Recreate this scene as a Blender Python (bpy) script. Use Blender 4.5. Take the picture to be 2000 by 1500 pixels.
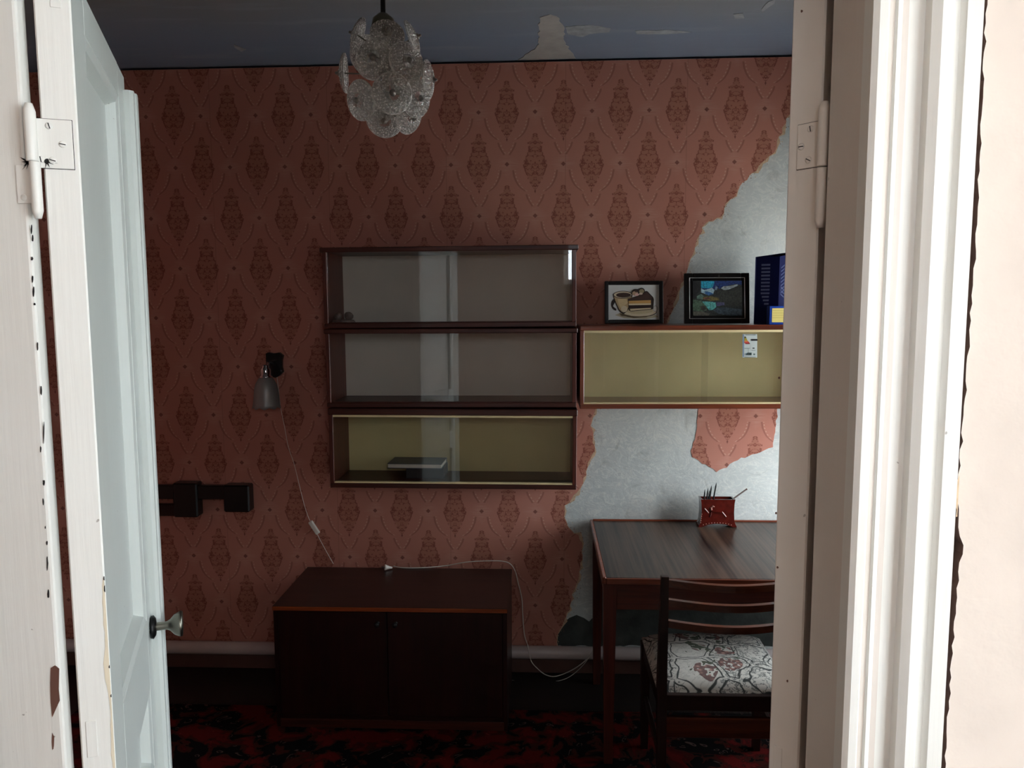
import bpy, bmesh, math, random
from mathutils import Vector, Matrix
R = math.radians
for o in list(bpy.data.objects):
    bpy.data.objects.remove(o, do_unlink=True)
scn = bpy.context.scene
col = scn.collection

# ---------------------------------------------------------------- camera
F = 1500.0
YAW, PITCH, ROLL = R(2.3), R(5.85), R(-0.2)
CAM = Vector((0.0, 0.0, 1.73))
CM = Matrix.Rotation(YAW, 3, 'Z') @ Matrix.Rotation(math.pi/2 - PITCH, 3, 'X') @ Matrix.Rotation(ROLL, 3, 'Z')
cd = bpy.data.cameras.new('camera'); cam = bpy.data.objects.new('camera', cd); col.objects.link(cam)
cd.sensor_width = 36.0; cd.lens = F*36.0/2000.0; cd.clip_start = 0.02
cam.matrix_world = Matrix.Translation(CAM) @ CM.to_4x4()
scn.camera = cam

# ---------------------------------------------------------------- world and exposure
SKY = 11.0
w = bpy.data.worlds.new('overcast_sky'); scn.world = w; w.use_nodes = True
bg = w.node_tree.nodes['Background']
bg.inputs[0].default_value = (0.86, 0.93, 1.0, 1); bg.inputs[1].default_value = SKY
vs = scn.view_settings
vs.view_transform = 'Standard'; vs.look = 'None'; vs.gamma = 1.0; vs.use_curve_mapping = False
vs.exposure = 0.72

WIN1 = dict(X=1.62, y0=2.48, y1=3.36, z0=0.58, z1=2.08)      # window of the room, in its right wall
WIN2 = dict(Y=-1.05, x0=0.20, x1=0.80, z0=1.93, z1=2.64)     # small window of the hall, behind the camera
ADDED_WIN3 = dict(X=1.62, y0=-0.95, y1=0.20, z0=0.60, z1=2.60)     # added window in the hall's unseen right wall, to light the door frame
def portal(name, loc, rot, sx, sy):
    l = bpy.data.lights.new(name, 'AREA'); l.shape = 'RECTANGLE'; l.size = sx; l.size_y = sy
    l.cycles.is_portal = True
    o = bpy.data.objects.new(name, l); col.objects.link(o); o.location = loc; o.rotation_euler = rot
portal('window_portal', (WIN1['X']+0.27, (WIN1['y0']+WIN1['y1'])/2, (WIN1['z0']+WIN1['z1'])/2), (R(90), 0, R(90)), WIN1['y1']-WIN1['y0'], WIN1['z1']-WIN1['z0'])
portal('window_portal', ((WIN2['x0']+WIN2['x1'])/2, WIN2['Y']-0.27, (WIN2['z0']+WIN2['z1'])/2), (R(90), 0, R(0)), WIN2['x1']-WIN2['x0'], WIN2['z1']-WIN2['z0'])

portal('window_portal', (ADDED_WIN3['X']+0.27, (ADDED_WIN3['y0']+ADDED_WIN3['y1'])/2, (ADDED_WIN3['z0']+ADDED_WIN3['z1'])/2), (R(90), 0, R(90)), ADDED_WIN3['y1']-ADDED_WIN3['y0'], ADDED_WIN3['z1']-ADDED_WIN3['z0'])

# ---------------------------------------------------------------- helpers
def ray(x, y):
    return CM @ Vector(((x-1000.0)/F, -(y-750.0)/F, -1.0))
def P(x, y, Y):
    d = ray(x, y); return CAM + d*((Y-CAM.y)/d.y)
def PZ(x, y, Z):
    d = ray(x, y); return CAM + d*((Z-CAM.z)/d.z)
def lin(c):
    return tuple(((v/255.0)/12.92 if v <= 10 else ((v/255.0+0.055)/1.055)**2.4) for v in c)

WM = {}
class MB:
    """collects shapes, linked as ONE mesh object"""
    def __init__(s): s.v = []; s.f = []; s.m = []; s.sm = []
    def add(s, vs, fs, mi=0, smooth=False):
        b = len(s.v); s.v += [Vector(p) for p in vs]
        for f in fs:
            s.f.append([b+i for i in f]); s.m.append(mi); s.sm.append(smooth)
        return s
    def bm(s, b, mi=0, smooth=False, M=None):
        b.verts.index_update()
        vs = [(M @ v.co) if M else v.co.copy() for v in b.verts]
        fs = [[v.index for v in f.verts] for f in b.faces]
        b.free(); return s.add(vs, fs, mi, smooth)
    def box(s, a, b, bev=0.0, mi=0, M=None, seg=1):
        x0, x1 = sorted((a[0], b[0])); y0, y1 = sorted((a[1], b[1])); z0, z1 = sorted((a[2], b[2]))
        bb = bmesh.new()
        vv = [bb.verts.new(p) for p in [(x0,y0,z0),(x1,y0,z0),(x1,y1,z0),(x0,y1,z0),(x0,y0,z1),(x1,y0,z1),(x1,y1,z1),(x0,y1,z1)]]
        for f in [(0,3,2,1),(4,5,6,7),(0,1,5,4),(1,2,6,5),(2,3,7,6),(3,0,4,7)]: bb.faces.new([vv[i] for i in f])
        if bev > 0: bmesh.ops.bevel(bb, geom=bb.edges[:], offset=bev, segments=seg, profile=0.5, affect='EDGES')
        return s.bm(bb, mi, False, M)
    def lathe(s, prof, n=24, M=None, mi=0, smooth=True):
        vs, fs = [], []
        for r, z in prof:
            for i in range(n):
                a = 2*math.pi*i/n; p = Vector((r*math.cos(a), r*math.sin(a), z)); vs.append(M @ p if M else p)
        for j in range(len(prof)-1):
            for i in range(n):
                k = (i+1) % n; fs.append((j*n+i, j*n+k, (j+1)*n+k, (j+1)*n+i))
        return s.add(vs, fs, mi, smooth)
    def tube(s, pts, r, n=8, mi=0, cap=True):
        pts = [Vector(p) for p in pts]; vs, fs = [], []
        up = Vector((0, 0, 1))
        for i, p in enumerate(pts):
            t = (pts[min(i+1, len(pts)-1)] - pts[max(i-1, 0)])
            t = t.normalized() if t.length > 1e-9 else Vector((0,0,1))
            u = t.cross(up) if abs(t.dot(up)) < 0.95 else t.cross(Vector((0,1,0)))
            u.normalize(); q = t.cross(u)
            rr = r[i] if isinstance(r, (list, tuple)) else r
            for k in range(n):
                a = 2*math.pi*k/n; vs.append(p + u*rr*math.cos(a) + q*rr*math.sin(a))
        for i in range(len(pts)-1):
            for k in range(n):
                l = (k+1) % n; fs.append((i*n+k, i*n+l, (i+1)*n+l, (i+1)*n+k))
        s.add(vs, fs, mi, True)
        if cap: s.add([vs[k] for k in range(n)], [tuple(range(n))], mi); s.add(vs[-n:], [tuple(reversed(range(n)))], mi)
        return s
    def prism(s, pts, d, mi=0, smooth=False):
        """pts: planar polygon of 3D points, extruded along vector d (concave is fine)"""
        bb = bmesh.new(); d = Vector(d)
        a = [bb.verts.new(p) for p in pts]; b = [bb.verts.new(Vector(p)+d) for p in pts]
        n = len(pts)
        f1 = bb.faces.new(a); f2 = bb.faces.new(list(reversed(b)))
        for i in range(n): bb.faces.new([a[(i+1) % n], a[i], b[i], b[(i+1) % n]])
        bmesh.ops.recalc_face_normals(bb, faces=bb.faces[:])
        bmesh.ops.triangulate(bb, faces=[f1, f2], ngon_method='EAR_CLIP')
        return s.bm(bb, mi, smooth)
    def build(s, name, mat, parent=None, local=False):
        me = bpy.data.meshes.new(name)
        vs = s.v
        if parent is not None and not local:
            inv = WM[parent].inverted(); vs = [inv @ v for v in vs]
        me.from_pydata([tuple(v) for v in vs], [], s.f)
        for m in (mat if isinstance(mat, (list, tuple)) else [mat]): me.materials.append(m)
        me.polygons.foreach_set('material_index', s.m); me.polygons.foreach_set('use_smooth', s.sm)
        me.update()
        o = bpy.data.objects.new(name, me); col.objects.link(o)
        if parent is not None: o.parent = parent; WM[o] = WM[parent]
        else: WM[o] = Matrix.Identity(4)
        return o
def thing(name, label, cat, loc=(0,0,0), M=None, group=None, kind=None):
    o = bpy.data.objects.new(name, None); col.objects.link(o); o.empty_display_size = 0.05
    m = M if M is not None else Matrix.Translation(Vector(loc))
    o.matrix_world = m; WM[o] = m.copy()
    return tag(o, label, cat, group, kind)
def tag(o, label=None, cat=None, group=None, kind=None):
    if label: o['label'] = label
    if cat: o['category'] = cat
    if group: o['group'] = group
    if kind: o['kind'] = kind
    return o
def struct(o, label=None):
    o['kind'] = 'structure'
    if label: o['label'] = label
    return o
def copy_part(o, parent, M=None, name=None):
    c = o.copy(); col.objects.link(c); c.parent = parent; WM[c] = WM[parent]
    if M is not None: c.matrix_basis = M
    return c
def smooth_curve(pts, n=8):
    pts = [Vector(p) for p in pts]; out = []
    for i in range(len(pts)-1):
        p0 = pts[max(i-1,0)]; p1 = pts[i]; p2 = pts[i+1]; p3 = pts[min(i+2,len(pts)-1)]
        for k in range(n):
            t = k/n
            out.append(0.5*((2*p1)+(p2-p0)*t+(2*p0-5*p1+4*p2-p3)*t*t+(3*p1-p0-3*p2+p3)*t**3))
    out.append(pts[-1]); return out
def ragged(pts, step, amp, seed):
    """2D polyline made uneven"""
    rnd = random.Random(seed); out = []
    for i in range(len(pts)-1):
        a, b = Vector(pts[i]), Vector(pts[i+1]); L = (b-a).length; n = max(1, int(L/step))
        nn = Vector((-(b-a).y, (b-a).x)).normalized() if L > 0 else Vector((0,0))
        for k in range(n):
            p = a.lerp(b, k/n); out.append(p + nn*rnd.uniform(-amp, amp) + (b-a).normalized()*rnd.uniform(-amp, amp)*0.5)
    out.append(Vector(pts[-1])); return out

# ---------------------------------------------------------------- node graph helper
class S:
    def __init__(s, g, k): s.g = g; s.k = k
    def _m(s, op, o=None, c=None): return s.g.math(op, s, o, c)
    def __add__(s, o): return s._m('ADD', o)
    __radd__ = __add__
    def __sub__(s, o): return s._m('SUBTRACT', o)
    def __rsub__(s, o): return s.g.math('SUBTRACT', o, s)
    def __mul__(s, o): return s._m('MULTIPLY', o)
    __rmul__ = __mul__
    def __truediv__(s, o): return s._m('DIVIDE', o)
    def abs(s): return s._m('ABSOLUTE')
    def lt(s, o): return s._m('LESS_THAN', o)
    def gt(s, o): return s._m('GREATER_THAN', o)
    def round(s): return s._m('ROUND')
    def sin(s): return s._m('SINE')
    def max(s, o): return s._m('MAXIMUM', o)
    def min(s, o): return s._m('MINIMUM', o)
    def step(s, a, b): return s.g.maprange(s, a, b)
class G:
    def __init__(s, name):
        s.mat = bpy.data.materials.new(name); s.mat.use_nodes = True
        s.nt = s.mat.node_tree; s.nt.nodes.clear()
        s.out = s.nt.nodes.new('ShaderNodeOutputMaterial')
    def n(s, t, **kw):
        x = s.nt.nodes.new(t)
        for k, v in kw.items(): setattr(x, k, v)
        return x
    def put(s, sock, v):
        if v is None: return
        if isinstance(v, S): s.nt.links.new(v.k, sock)
        elif isinstance(v, (tuple, list)) and len(v) == 3 and sock.type == 'RGBA': sock.default_value = (*v, 1)
        else: sock.default_value = v
    def math(s, op, a, b=None, c=None):
        x = s.n('ShaderNodeMath', operation=op); s.put(x.inputs[0], a)
        if b is not None: s.put(x.inputs[1], b)
        if c is not None: s.put(x.inputs[2], c)
        return S(s, x.outputs[0])
    def maprange(s, v, a, b, c=0.0, d=1.0):
        x = s.n('ShaderNodeMapRange'); x.clamp = True
        s.put(x.inputs[0], v); s.put(x.inputs[1], a); s.put(x.inputs[2], b); s.put(x.inputs[3], c); s.put(x.inputs[4], d)
        return S(s, x.outputs[0])
    def obj(s):
        if not hasattr(s, '_tc'): s._tc = s.n('ShaderNodeTexCoord')
        return S(s, s._tc.outputs['Object'])
    def sep(s, v):
        x = s.n('ShaderNodeSeparateXYZ'); s.put(x.inputs[0], v); return [S(s, o) for o in x.outputs]
    def comb(s, a, b, c):
        x = s.n('ShaderNodeCombineXYZ'); s.put(x.inputs[0], a); s.put(x.inputs[1], b); s.put(x.inputs[2], c); return S(s, x.outputs[0])
    def mapping(s, v, scale=(1,1,1), loc=(0,0,0)):
        x = s.n('ShaderNodeMapping'); s.put(x.inputs[0], v); x.inputs['Scale'].default_value = scale; x.inputs['Location'].default_value = loc
        return S(s, x.outputs[0])
    def noise(s, v, scale, detail=3.0, rough=0.5, dist=0.0, color=False):
        x = s.n('ShaderNodeTexNoise'); s.put(x.inputs['Vector'], v); x.inputs['Scale'].default_value = scale
        x.inputs['Detail'].default_value = detail; x.inputs['Roughness'].default_value = rough; x.inputs['Distortion'].default_value = dist
        return S(s, x.outputs['Color' if color else 'Fac'])
    def voro(s, v, scale, feature='F1', out='Distance'):
        x = s.n('ShaderNodeTexVoronoi', feature=feature); s.put(x.inputs['Vector'], v); x.inputs['Scale'].default_value = scale
        return S(s, x.outputs[out])
    def mix(s, f, a, b):
        x = s.n('ShaderNodeMix', data_type='RGBA'); s.put(x.inputs[0], f); s.put(x.inputs[6], a); s.put(x.inputs[7], b)
        return S(s, x.outputs[2])
    def curve(s, v, pts):
        x = s.n('ShaderNodeFloatCurve'); c = x.mapping.curves[0]
        c.points[0].location = pts[0]; c.points[1].location = pts[-1]
        for p in pts[1:-1]: c.points.new(*p)
        for p in c.points: p.handle_type = 'VECTOR'
        x.mapping.update(); s.put(x.inputs['Value'], v); return S(s, x.outputs[0])
    def bump(s, h, strength=0.3, dist=0.005):
        x = s.n('ShaderNodeBump'); s.put(x.inputs['Height'], h); x.inputs['Strength'].default_value = strength; x.inputs['Distance'].default_value = dist
        return S(s, x.outputs[0])
    def principled(s, colr, rough=0.5, metal=0.0, spec=0.5, normal=None, coat=0.0, **kw):
        x = s.n('ShaderNodeBsdfPrincipled'); s.put(x.inputs['Base Color'], colr); s.put(x.inputs['Roughness'], rough)
        x.inputs['Metallic'].default_value = metal; x.inputs['Specular IOR Level'].default_value = spec
        x.inputs['Coat Weight'].default_value = coat
        for k, v in kw.items(): s.put(x.inputs[k.replace('_', ' ')], v)
        if normal is not None: s.put(x.inputs['Normal'], normal)
        s.surf(x.outputs[0]); return x
    def surf(s, k): s.nt.links.new(k, s.out.inputs[0])
def plain(name, c, rough=0.5, metal=0.0, spec=0.5, var=0.12, scale=8.0, bump=0.0, bscale=60.0, coat=0.0):
    g = G(name); o = g.obj(); c = lin(c)
    n = g.noise(o, scale, 4)
    cc = g.mix(n.step(0.3, 0.7), tuple(v*(1-var) for v in c), tuple(min(1, v*(1+var)) for v in c))
    nb = g.bump(g.noise(o, bscale, 3), bump, 0.003) if bump > 0 else None
    g.principled(cc, rough, metal, spec, nb, coat); return g.mat
def wood(name, dark, light, axis='X', rough=0.35, k=14.0, coat=0.3, spec=0.5):
    g = G(name); o = g.obj()
    sc = {'X': (0.6, k, k), 'Y': (k, 0.6, k), 'Z': (k, k, 0.6)}[axis]
    v = g.mapping(o, sc); a = g.noise(v, 3.0, 5, 0.6, 0.6); b = g.noise(v, 14.0, 3, 0.6)
    f = (a*0.7 + b*0.3).step(0.36, 0.66)
    g.principled(g.mix(f, lin(dark), lin(light)), rough, 0, spec, g.bump(b, 0.08, 0.001), coat); return g.mat

M = {}
# white gloss paint on the door and its frame, brushed by hand
def paint(name, c, dirt, rough=0.38):
    g = G(name); o = g.obj()
    br = g.noise(g.mapping(o, (60, 60, 3)), 2.0, 4); big = g.noise(o, 3.0, 3)
    sp = g.noise(o, 85.0, 1)
    a = g.mix(big.step(0.35, 0.75)*0.5, lin(c), lin(dirt))
    a = g.mix(sp.step(0.80, 0.82)*0.6, a, lin((110, 98, 88)))
    g.principled(a, rough, 0, 0.5, g.bump(br, 0.25, 0.002), 0.0); return g.mat
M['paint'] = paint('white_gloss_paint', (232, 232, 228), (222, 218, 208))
M['paint_leaf_shade'] = paint('greenish_white_leaf_shade', (196, 202, 198), (186, 190, 184))  # greenish leaf paint, darkened to hold the shade on its faces
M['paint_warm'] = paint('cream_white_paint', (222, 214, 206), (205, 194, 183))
M['chip'] = plain('bare_brown_wood_chip', (104, 70, 58), 0.8)
M['chip_dark'] = plain('dark_paint_crack', (38, 34, 34), 0.9)
M['grime'] = plain('black_grease', (25, 24, 24), 0.7)
M['stain'] = plain('yellowed_paint', (220, 208, 184), 0.5)
M['hall_wall'] = plain('cream_hall_plaster', (218, 205, 194), 0.9, var=0.05, scale=9, bump=0.35, bscale=40)
M['room_grey'] = plain('grey_room_plaster', (158, 154, 148), 0.9, var=0.08)
M['hall_brown'] = plain('brown_hall_wallpaper', (158, 128, 108), 0.9, var=0.08)
M['hall_dark'] = plain('brown_gap', (78, 54, 44), 0.9)
M['floor'] = wood('dark_painted_floorboards', (20, 13, 10), (34, 22, 16), 'X', 0.55, 6, 0.0)
M['mahogany'] = wood('dark_mahogany_gloss', (46, 19, 14), (80, 35, 23), 'X', 0.42, 16, 0.05, 0.35)
M['mahogany_v'] = wood('dark_mahogany_upright', (66, 29, 22), (104, 50, 36), 'Z', 0.42, 16, 0.05, 0.35)
M['mahogany_red'] = wood('red_mahogany_gloss', (86, 38, 24), (140, 70, 44), 'X', 0.28, 16, 0.4)
M['mahogany_red_v'] = wood('red_mahogany_upright', (86, 38, 24), (130, 64, 42), 'Z', 0.28, 16, 0.4)
M['desk_wood'] = wood('desk_red_brown', (56, 22, 16), (92, 42, 29), 'X', 0.35, 14, 0.1)
M['desk_wood_v'] = wood('desk_leg_red_brown', (52, 20, 15), (86, 38, 27), 'Z', 0.35, 14, 0.1)
M['cab'] = wood('dark_cabinet_veneer', (28, 9, 7), (46, 17, 12), 'Z', 0.4, 8, 0.1, 0.35)
M['cab_top'] = wood('cabinet_top_veneer', (34, 17, 14), (54, 29, 24), 'X', 0.4, 8, 0.1, 0.4)
M['cab_edge'] = wood('orange_edge_band', (120, 52, 22), (160, 78, 36), 'X', 0.3, 10, 0.3)
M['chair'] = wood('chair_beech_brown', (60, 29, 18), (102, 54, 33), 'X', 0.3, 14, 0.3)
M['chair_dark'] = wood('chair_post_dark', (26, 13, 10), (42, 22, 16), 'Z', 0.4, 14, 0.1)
M['back_grey'] = plain('pale_hardboard', (212, 205, 194), 0.75, var=0.06, scale=4)
M['back_yellow'] = plain('yellowed_hardboard', (216, 204, 150), 0.75, var=0.07, scale=4)
M['track'] = plain('cream_plastic_track', (226, 208, 160), 0.4, var=0.04)
M['black'] = plain('black_lacquer', (15, 12, 12), 0.3)
M['chrome'] = plain('chrome', (200, 200, 205), 0.08, 1.0, var=0.02)
M['silver'] = plain('silver_leaf', (222, 224, 222), 0.3, 0.55, var=0.03)
M['boss'] = plain('dull_boss', (128, 122, 116), 0.3, 0.6)
M['brass'] = plain('aged_nickel', (120, 118, 108), 0.3, 1.0, var=0.1)
M['iron'] = plain('dark_iron', (34, 34, 34), 0.45, 0.6)
M['plastic_white'] = plain('white_plastic', (215, 210, 200), 0.4, var=0.03)
M['pipe'] = plain('pinkish_white_pipe_paint', (190, 176, 172), 0.35, var=0.06, scale=12)
M['base'] = plain('brown_skirting_paint', (84, 56, 48), 0.55, var=0.2, scale=10)
M['navy'] = plain('navy_plastic', (15, 22, 70), 0.7, 0.0, 0.15, var=0.1)
M['blue'] = plain('bright_blue_plastic', (24, 66, 160), 0.35, var=0.05)
M['slot_light'] = plain('painted_slot_light', (104, 114, 148), 0.5)  # pale bars painted in for light showing through the slots
M['slot_light_dim'] = plain('dim_painted_slot_light', (52, 66, 112), 0.5)  # dimmer copy of the painted slot light, for the side panel
M['note'] = plain('yellow_note_paper', (226, 208, 120), 0.8, var=0.04)
M['note_line'] = plain('yellow_note_ruling', (180, 160, 80), 0.8)
M['pencil'] = plain('dark_green_pencil', (20, 30, 30), 0.4)
M['stick'] = plain('grey_wooden_stick', (112, 98, 92), 0.6)
M['page'] = plain('paper_pages', (205, 200, 188), 0.8, var=0.08, scale=30)
M['page_dark'] = plain('dark_grey_pages', (44, 40, 40), 0.8, var=0.2, scale=30)
M['cover'] = plain('grey_book_cover', (74, 78, 90), 0.45)
M['cover_dark'] = plain('black_book_cover', (22, 22, 26), 0.5)
M['trinket'] = plain('dark_shell', (124, 108, 100), 0.4, var=0.5, scale=60)
M['ground'] = plain('pale_concrete_yard', (222, 219, 212), 0.95, var=0.06, scale=0.6)

def glass_mat(name, tint=(1, 1, 1), ior=1.5, rough=0.0):
    g = G(name); lw = g.n('ShaderNodeLayerWeight'); lw.inputs[0].default_value = 0.5
    f0 = ((ior-1)/(ior+1))**2; fr = g.math('MULTIPLY_ADD', g.math('POWER', S(g, lw.outputs['Facing']), 5.0), 1-f0, f0)
    t = g.n('ShaderNodeBsdfTransparent'); t.inputs[0].default_value = (*tint, 1)
    gl = g.n('ShaderNodeBsdfGlossy'); gl.inputs['Roughness'].default_value = rough
    m = g.n('ShaderNodeMixShader'); g.put(m.inputs[0], fr); g.nt.links.new(t.outputs[0], m.inputs[1]); g.nt.links.new(gl.outputs[0], m.inputs[2])
    g.surf(m.outputs[0]); return g.mat
M['glass'] = glass_mat('clear_glass', (0.975, 0.975, 0.97))
M['window_glass'] = glass_mat('window_glass', (0.98, 0.99, 0.99))

# plaster of the back wall
g = G('grey_white_putty'); o = g.obj()
n1 = g.noise(o, 2.2, 4, 0.6); n2 = g.noise(g.mapping(o, (1, 1, 1)), 9.0, 5, 0.6, 1.5); n3 = g.noise(o, 70, 2)
c = g.mix(n1.step(0.3, 0.7), lin((176, 182, 180)), lin((202, 206, 202)))
st1 = g.noise(g.mapping(o, (3.0, 1.0, 5.0)), 3.0, 5, 0.6, 2.5)
c = g.mix(n2.step(0.60, 0.72)*0.5, c, lin((220, 220, 210)))
c = g.mix((st1 - 0.5).abs().step(0.035, 0.0)*0.45, c, lin((226, 226, 216)))
c = g.mix(n2.step(0.42, 0.28)*0.5, c, lin((146, 148, 142)))
g.principled(c, 0.85, 0, 0.3, g.bump(n2*0.8 + n3*0.2, 0.5, 0.006)); M['plaster'] = g.mat
M['bare_shade'] = plain('bare_plaster_and_shade', (62, 66, 62), 0.95, var=0.3, scale=14, bump=0.5)  # dark bare plaster, also used as painted shade under the desk
M['fleck'] = plain('brown_paper_fleck', (128, 78, 58), 0.95)
M['torn'] = plain('torn_paper_backing', (196, 170, 140), 0.95, var=0.2, scale=60)

# ceiling: grey distemper with a bluish edge coat
g = G('grey_blue_distemper'); o = g.obj(); x, y, z = g.sep(o)
n = g.noise(o, 1.6, 4, 0.55); n2 = g.noise(g.mapping(o, (1.0, 6.0, 1.0)), 2.0, 4)
c = g.mix((y + n*0.5).step(2.95, 3.45), lin((124, 122, 119)), lin((114, 123, 138)))
c = g.mix(n2.step(0.55, 0.75)*0.4, c, lin((138, 144, 150)))
g.principled(c, 0.95, 0, 0.2, g.bump(n2, 0.2, 0.004)); M['ceiling'] = g.mat
M['ceil_patch'] = plain('pale_plaster_patch', (150, 147, 142), 0.95, var=0.12, scale=12, bump=0.3)
M['ceil_streak'] = plain('pale_putty_streak', (136, 140, 142), 0.95, var=0.2, scale=30)

# wallpaper: pink paper with a printed damask of medallions and bead arcs
WALL_Y = 3.49
_a = P(1212, 216, WALL_Y); _b = P(1437, 208, WALL_Y); _c = P(1212, 420, WALL_Y)
PX = (_b.x - _a.x)/2.0; QZ = _a.z - _c.z
g = G('pink_damask_wallpaper'); o = g.obj(); X, Yc, Z = g.sep(o)
u = (X - _a.x)/PX; v = (Z - _a.z)/QZ
med = fil = line = dia = bead = pale = None
def mx(a, b): return b if a is None else a.max(b)
for off in (0.0, 0.5):
    uu = u + off; vv_ = v + off
    fx = uu - uu.round(); fy = vv_ - vv_.round(); ax = fx.abs()
    wv = g.curve(fy + 0.5, [(0,0),(.25,0),(.265,.02),(.30,.06),(.34,.11),(.40,.15),(.47,.2),(.5,.21),(.55,.18),(.60,.15),(.64,.11),(.69,.12),(.71,.13),(.74,.06),(.78,.05),(.80,0),(1,0)])
    lv = g.curve(fy + 0.5, [(0,.05),(.10,.055),(.13,.095),(.17,.135),(.208,.155),(.238,.175),(.262,.235),(.29,.29),(.33,.335),(.38,.372),(.437,.39),(1,.39)])
    d = wv - ax
    jit = g.noise(g.comb(ax*PX, fy*QZ, 0.0), 60.0, 2)
    m_ = (d + (jit-0.5)*0.06).step(0.0, 0.02)*(wv.gt(0.004))
    nz = g.noise(g.comb(ax*PX, fy*QZ, 3.3), 42.0, 2.0, 0.55)
    f_ = (nz - 0.5).abs().step(0.045, 0.015)*m_
    e_ = (d - 0.004).abs().step(0.02, 0.006)*(jit.gt(0.5))*(wv.gt(0.01))
    inr = (fy.gt(-0.41))*(fy.lt(-0.058))*(1.0 - (fy.gt(-0.292))*(fy.lt(-0.262)))
    l_ = (ax - lv).abs().step(0.022, 0.009)*inr
    b_ = ((ax - lv) + 0.035).abs().step(0.014, 0.006)*((fy*190.0).sin().gt(0.2))*inr
    d_ = (((ax - 0.5).abs()*1.0)/0.045 + fy.abs()/0.024).step(1.05, 0.85)
    p_ = (((ax - 0.5).abs()/0.26 + fy.abs()/0.15).step(1.0, 0.3))
    t_ = ((ax/0.018) + (fy + 0.262).abs()/0.022).step(1.05, 0.8)
    med = mx(med, m_); fil = mx(fil, f_.max(e_)); line = mx(line, l_); dia = mx(dia, d_.max(t_)); bead = mx(bead, b_); pale = mx(pale, p_)
lin_tex = g.noise(g.mapping(o, (20, 20, 420)), 1.0, 2)
tint = g.noise(o, 1.3, 3)
base = g.mix(tint.step(0.3, 0.7), lin((178, 118, 103)), lin((186, 129, 111)))
c = g.mix(pale*0.35*(lin_tex.step(0.35, 0.6)), base, lin((206, 164, 146)))
c = g.mix(med*0.34, c, lin((140, 84, 58)))
c = g.mix(bead*0.5, c, lin((214, 178, 156)))
c = g.mix(fil*0.66, c, lin((112, 52, 40)))
c = g.mix(line*0.42, c, lin((110, 56, 44)))
c = g.mix(dia*0.7, c, lin((98, 46, 38)))
seam = ((((X + 2.02)/0.53) - ((X + 2.02)/0.53).round()).abs()).step(0.005, 0.002)
c = g.mix(seam*0.22, c, lin((96, 58, 50)))
c = g.mix((lin_tex - 0.5).abs()*0.12, c, lin((120, 76, 64)))
g.principled(c, 0.8, 0, 0.3, g.bump(lin_tex, 0.12, 0.001)); M['wallpaper'] = g.mat

# carpet
g = G('red_oriental_carpet'); o = g.obj()
wv = g.noise(o, 5.0, 2, color=True)
vv2 = g.n('ShaderNodeVectorMath', operation='MULTIPLY_ADD'); g.put(vv2.inputs[0], wv); vv2.inputs[1].default_value = (0.22, 0.22, 0); g.put(vv2.inputs[2], o)
ov = S(g, vv2.outputs[0])
a = g.noise(ov, 7.5, 4, 0.6); b = g.voro(ov, 22.0); cc = g.voro(ov, 70.0)
c = g.mix(a.step(0.50, 0.56), lin((12, 9, 9)), lin((90, 18, 16)))
c = g.mix((a - 0.5).abs().step(0.028, 0.012)*0.3, c, lin((100, 44, 30)))
c = g.mix((b - 0.22).abs().step(0.05, 0.02)*(a.lt(0.47))*(cc.gt(0.35))*0.6, c, lin((110, 86, 80)))
c = g.mix(b.step(0.12, 0.08)*(a.gt(0.52)), c, lin((116, 40, 38)))
g.principled(c, 0.95, 0, 0.1, g.bump(g.noise(o, 500, 2), 0.6, 0.004)); M['carpet'] = g.mat

# desk top
g = G('striped_rosewood_laminate'); o = g.obj()
a = g.noise(g.mapping(o, (34, 0.9, 1)), 1.0, 5, 0.65, 0.2); b = g.noise(g.mapping(o, (120, 2.0, 1)), 1.0, 3)
c = g.mix((a*0.65 + b*0.35).step(0.38, 0.62), lin((16, 12, 11)), lin((86, 68, 55)))
g.principled(c, 0.3, 0, 0.35, None, 0.0); M['desk_top'] = g.mat

# tapestry seat
g = G('floral_tapestry'); o = g.obj()
wv = g.noise(o, 9.0, 2, color=True)
vm = g.n('ShaderNodeVectorMath', operation='MULTIPLY_ADD'); g.put(vm.inputs[0], wv); vm.inputs[1].default_value = (0.07, 0.07, 0.07); g.put(vm.inputs[2], o)
ov = S(g, vm.outputs[0])
edge = g.voro(ov, 7.5, 'DISTANCE_TO_EDGE'); cell = g.voro(ov, 7.5, 'F1', 'Color'); f1 = g.voro(ov, 7.5)
cr = g.sep(cell)[0]
sq = g.noise(ov, 40.0, 3, 0.6); pet = g.voro(o, 52.0); pn = g.noise(o, 26.0, 2)
c = g.mix(((sq - 0.5).abs().step(0.045, 0.01))*(cr.lt(0.60)*0.6 + 0.25), lin((206, 203, 194)), lin((86, 90, 88)))
c = g.mix(((edge - 0.06).abs()).step(0.022, 0.010), c, lin((70, 72, 70)))
rose = (f1.lt(0.36))*(cr.gt(0.42))*(pn.gt(0.48))*0.85
c = g.mix(rose, c, g.mix(pet.step(0.15, 0.5), lin((172, 122, 110)), lin((92, 50, 48))))
c = g.mix((f1.lt(0.46))*(cr.gt(0.42))*(pn.lt(0.40)), c, lin((88, 94, 80)))
g.principled(c, 0.9, 0, 0.2, g.bump(sq, 0.3, 0.002)); M['tapestry'] = g.mat

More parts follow.
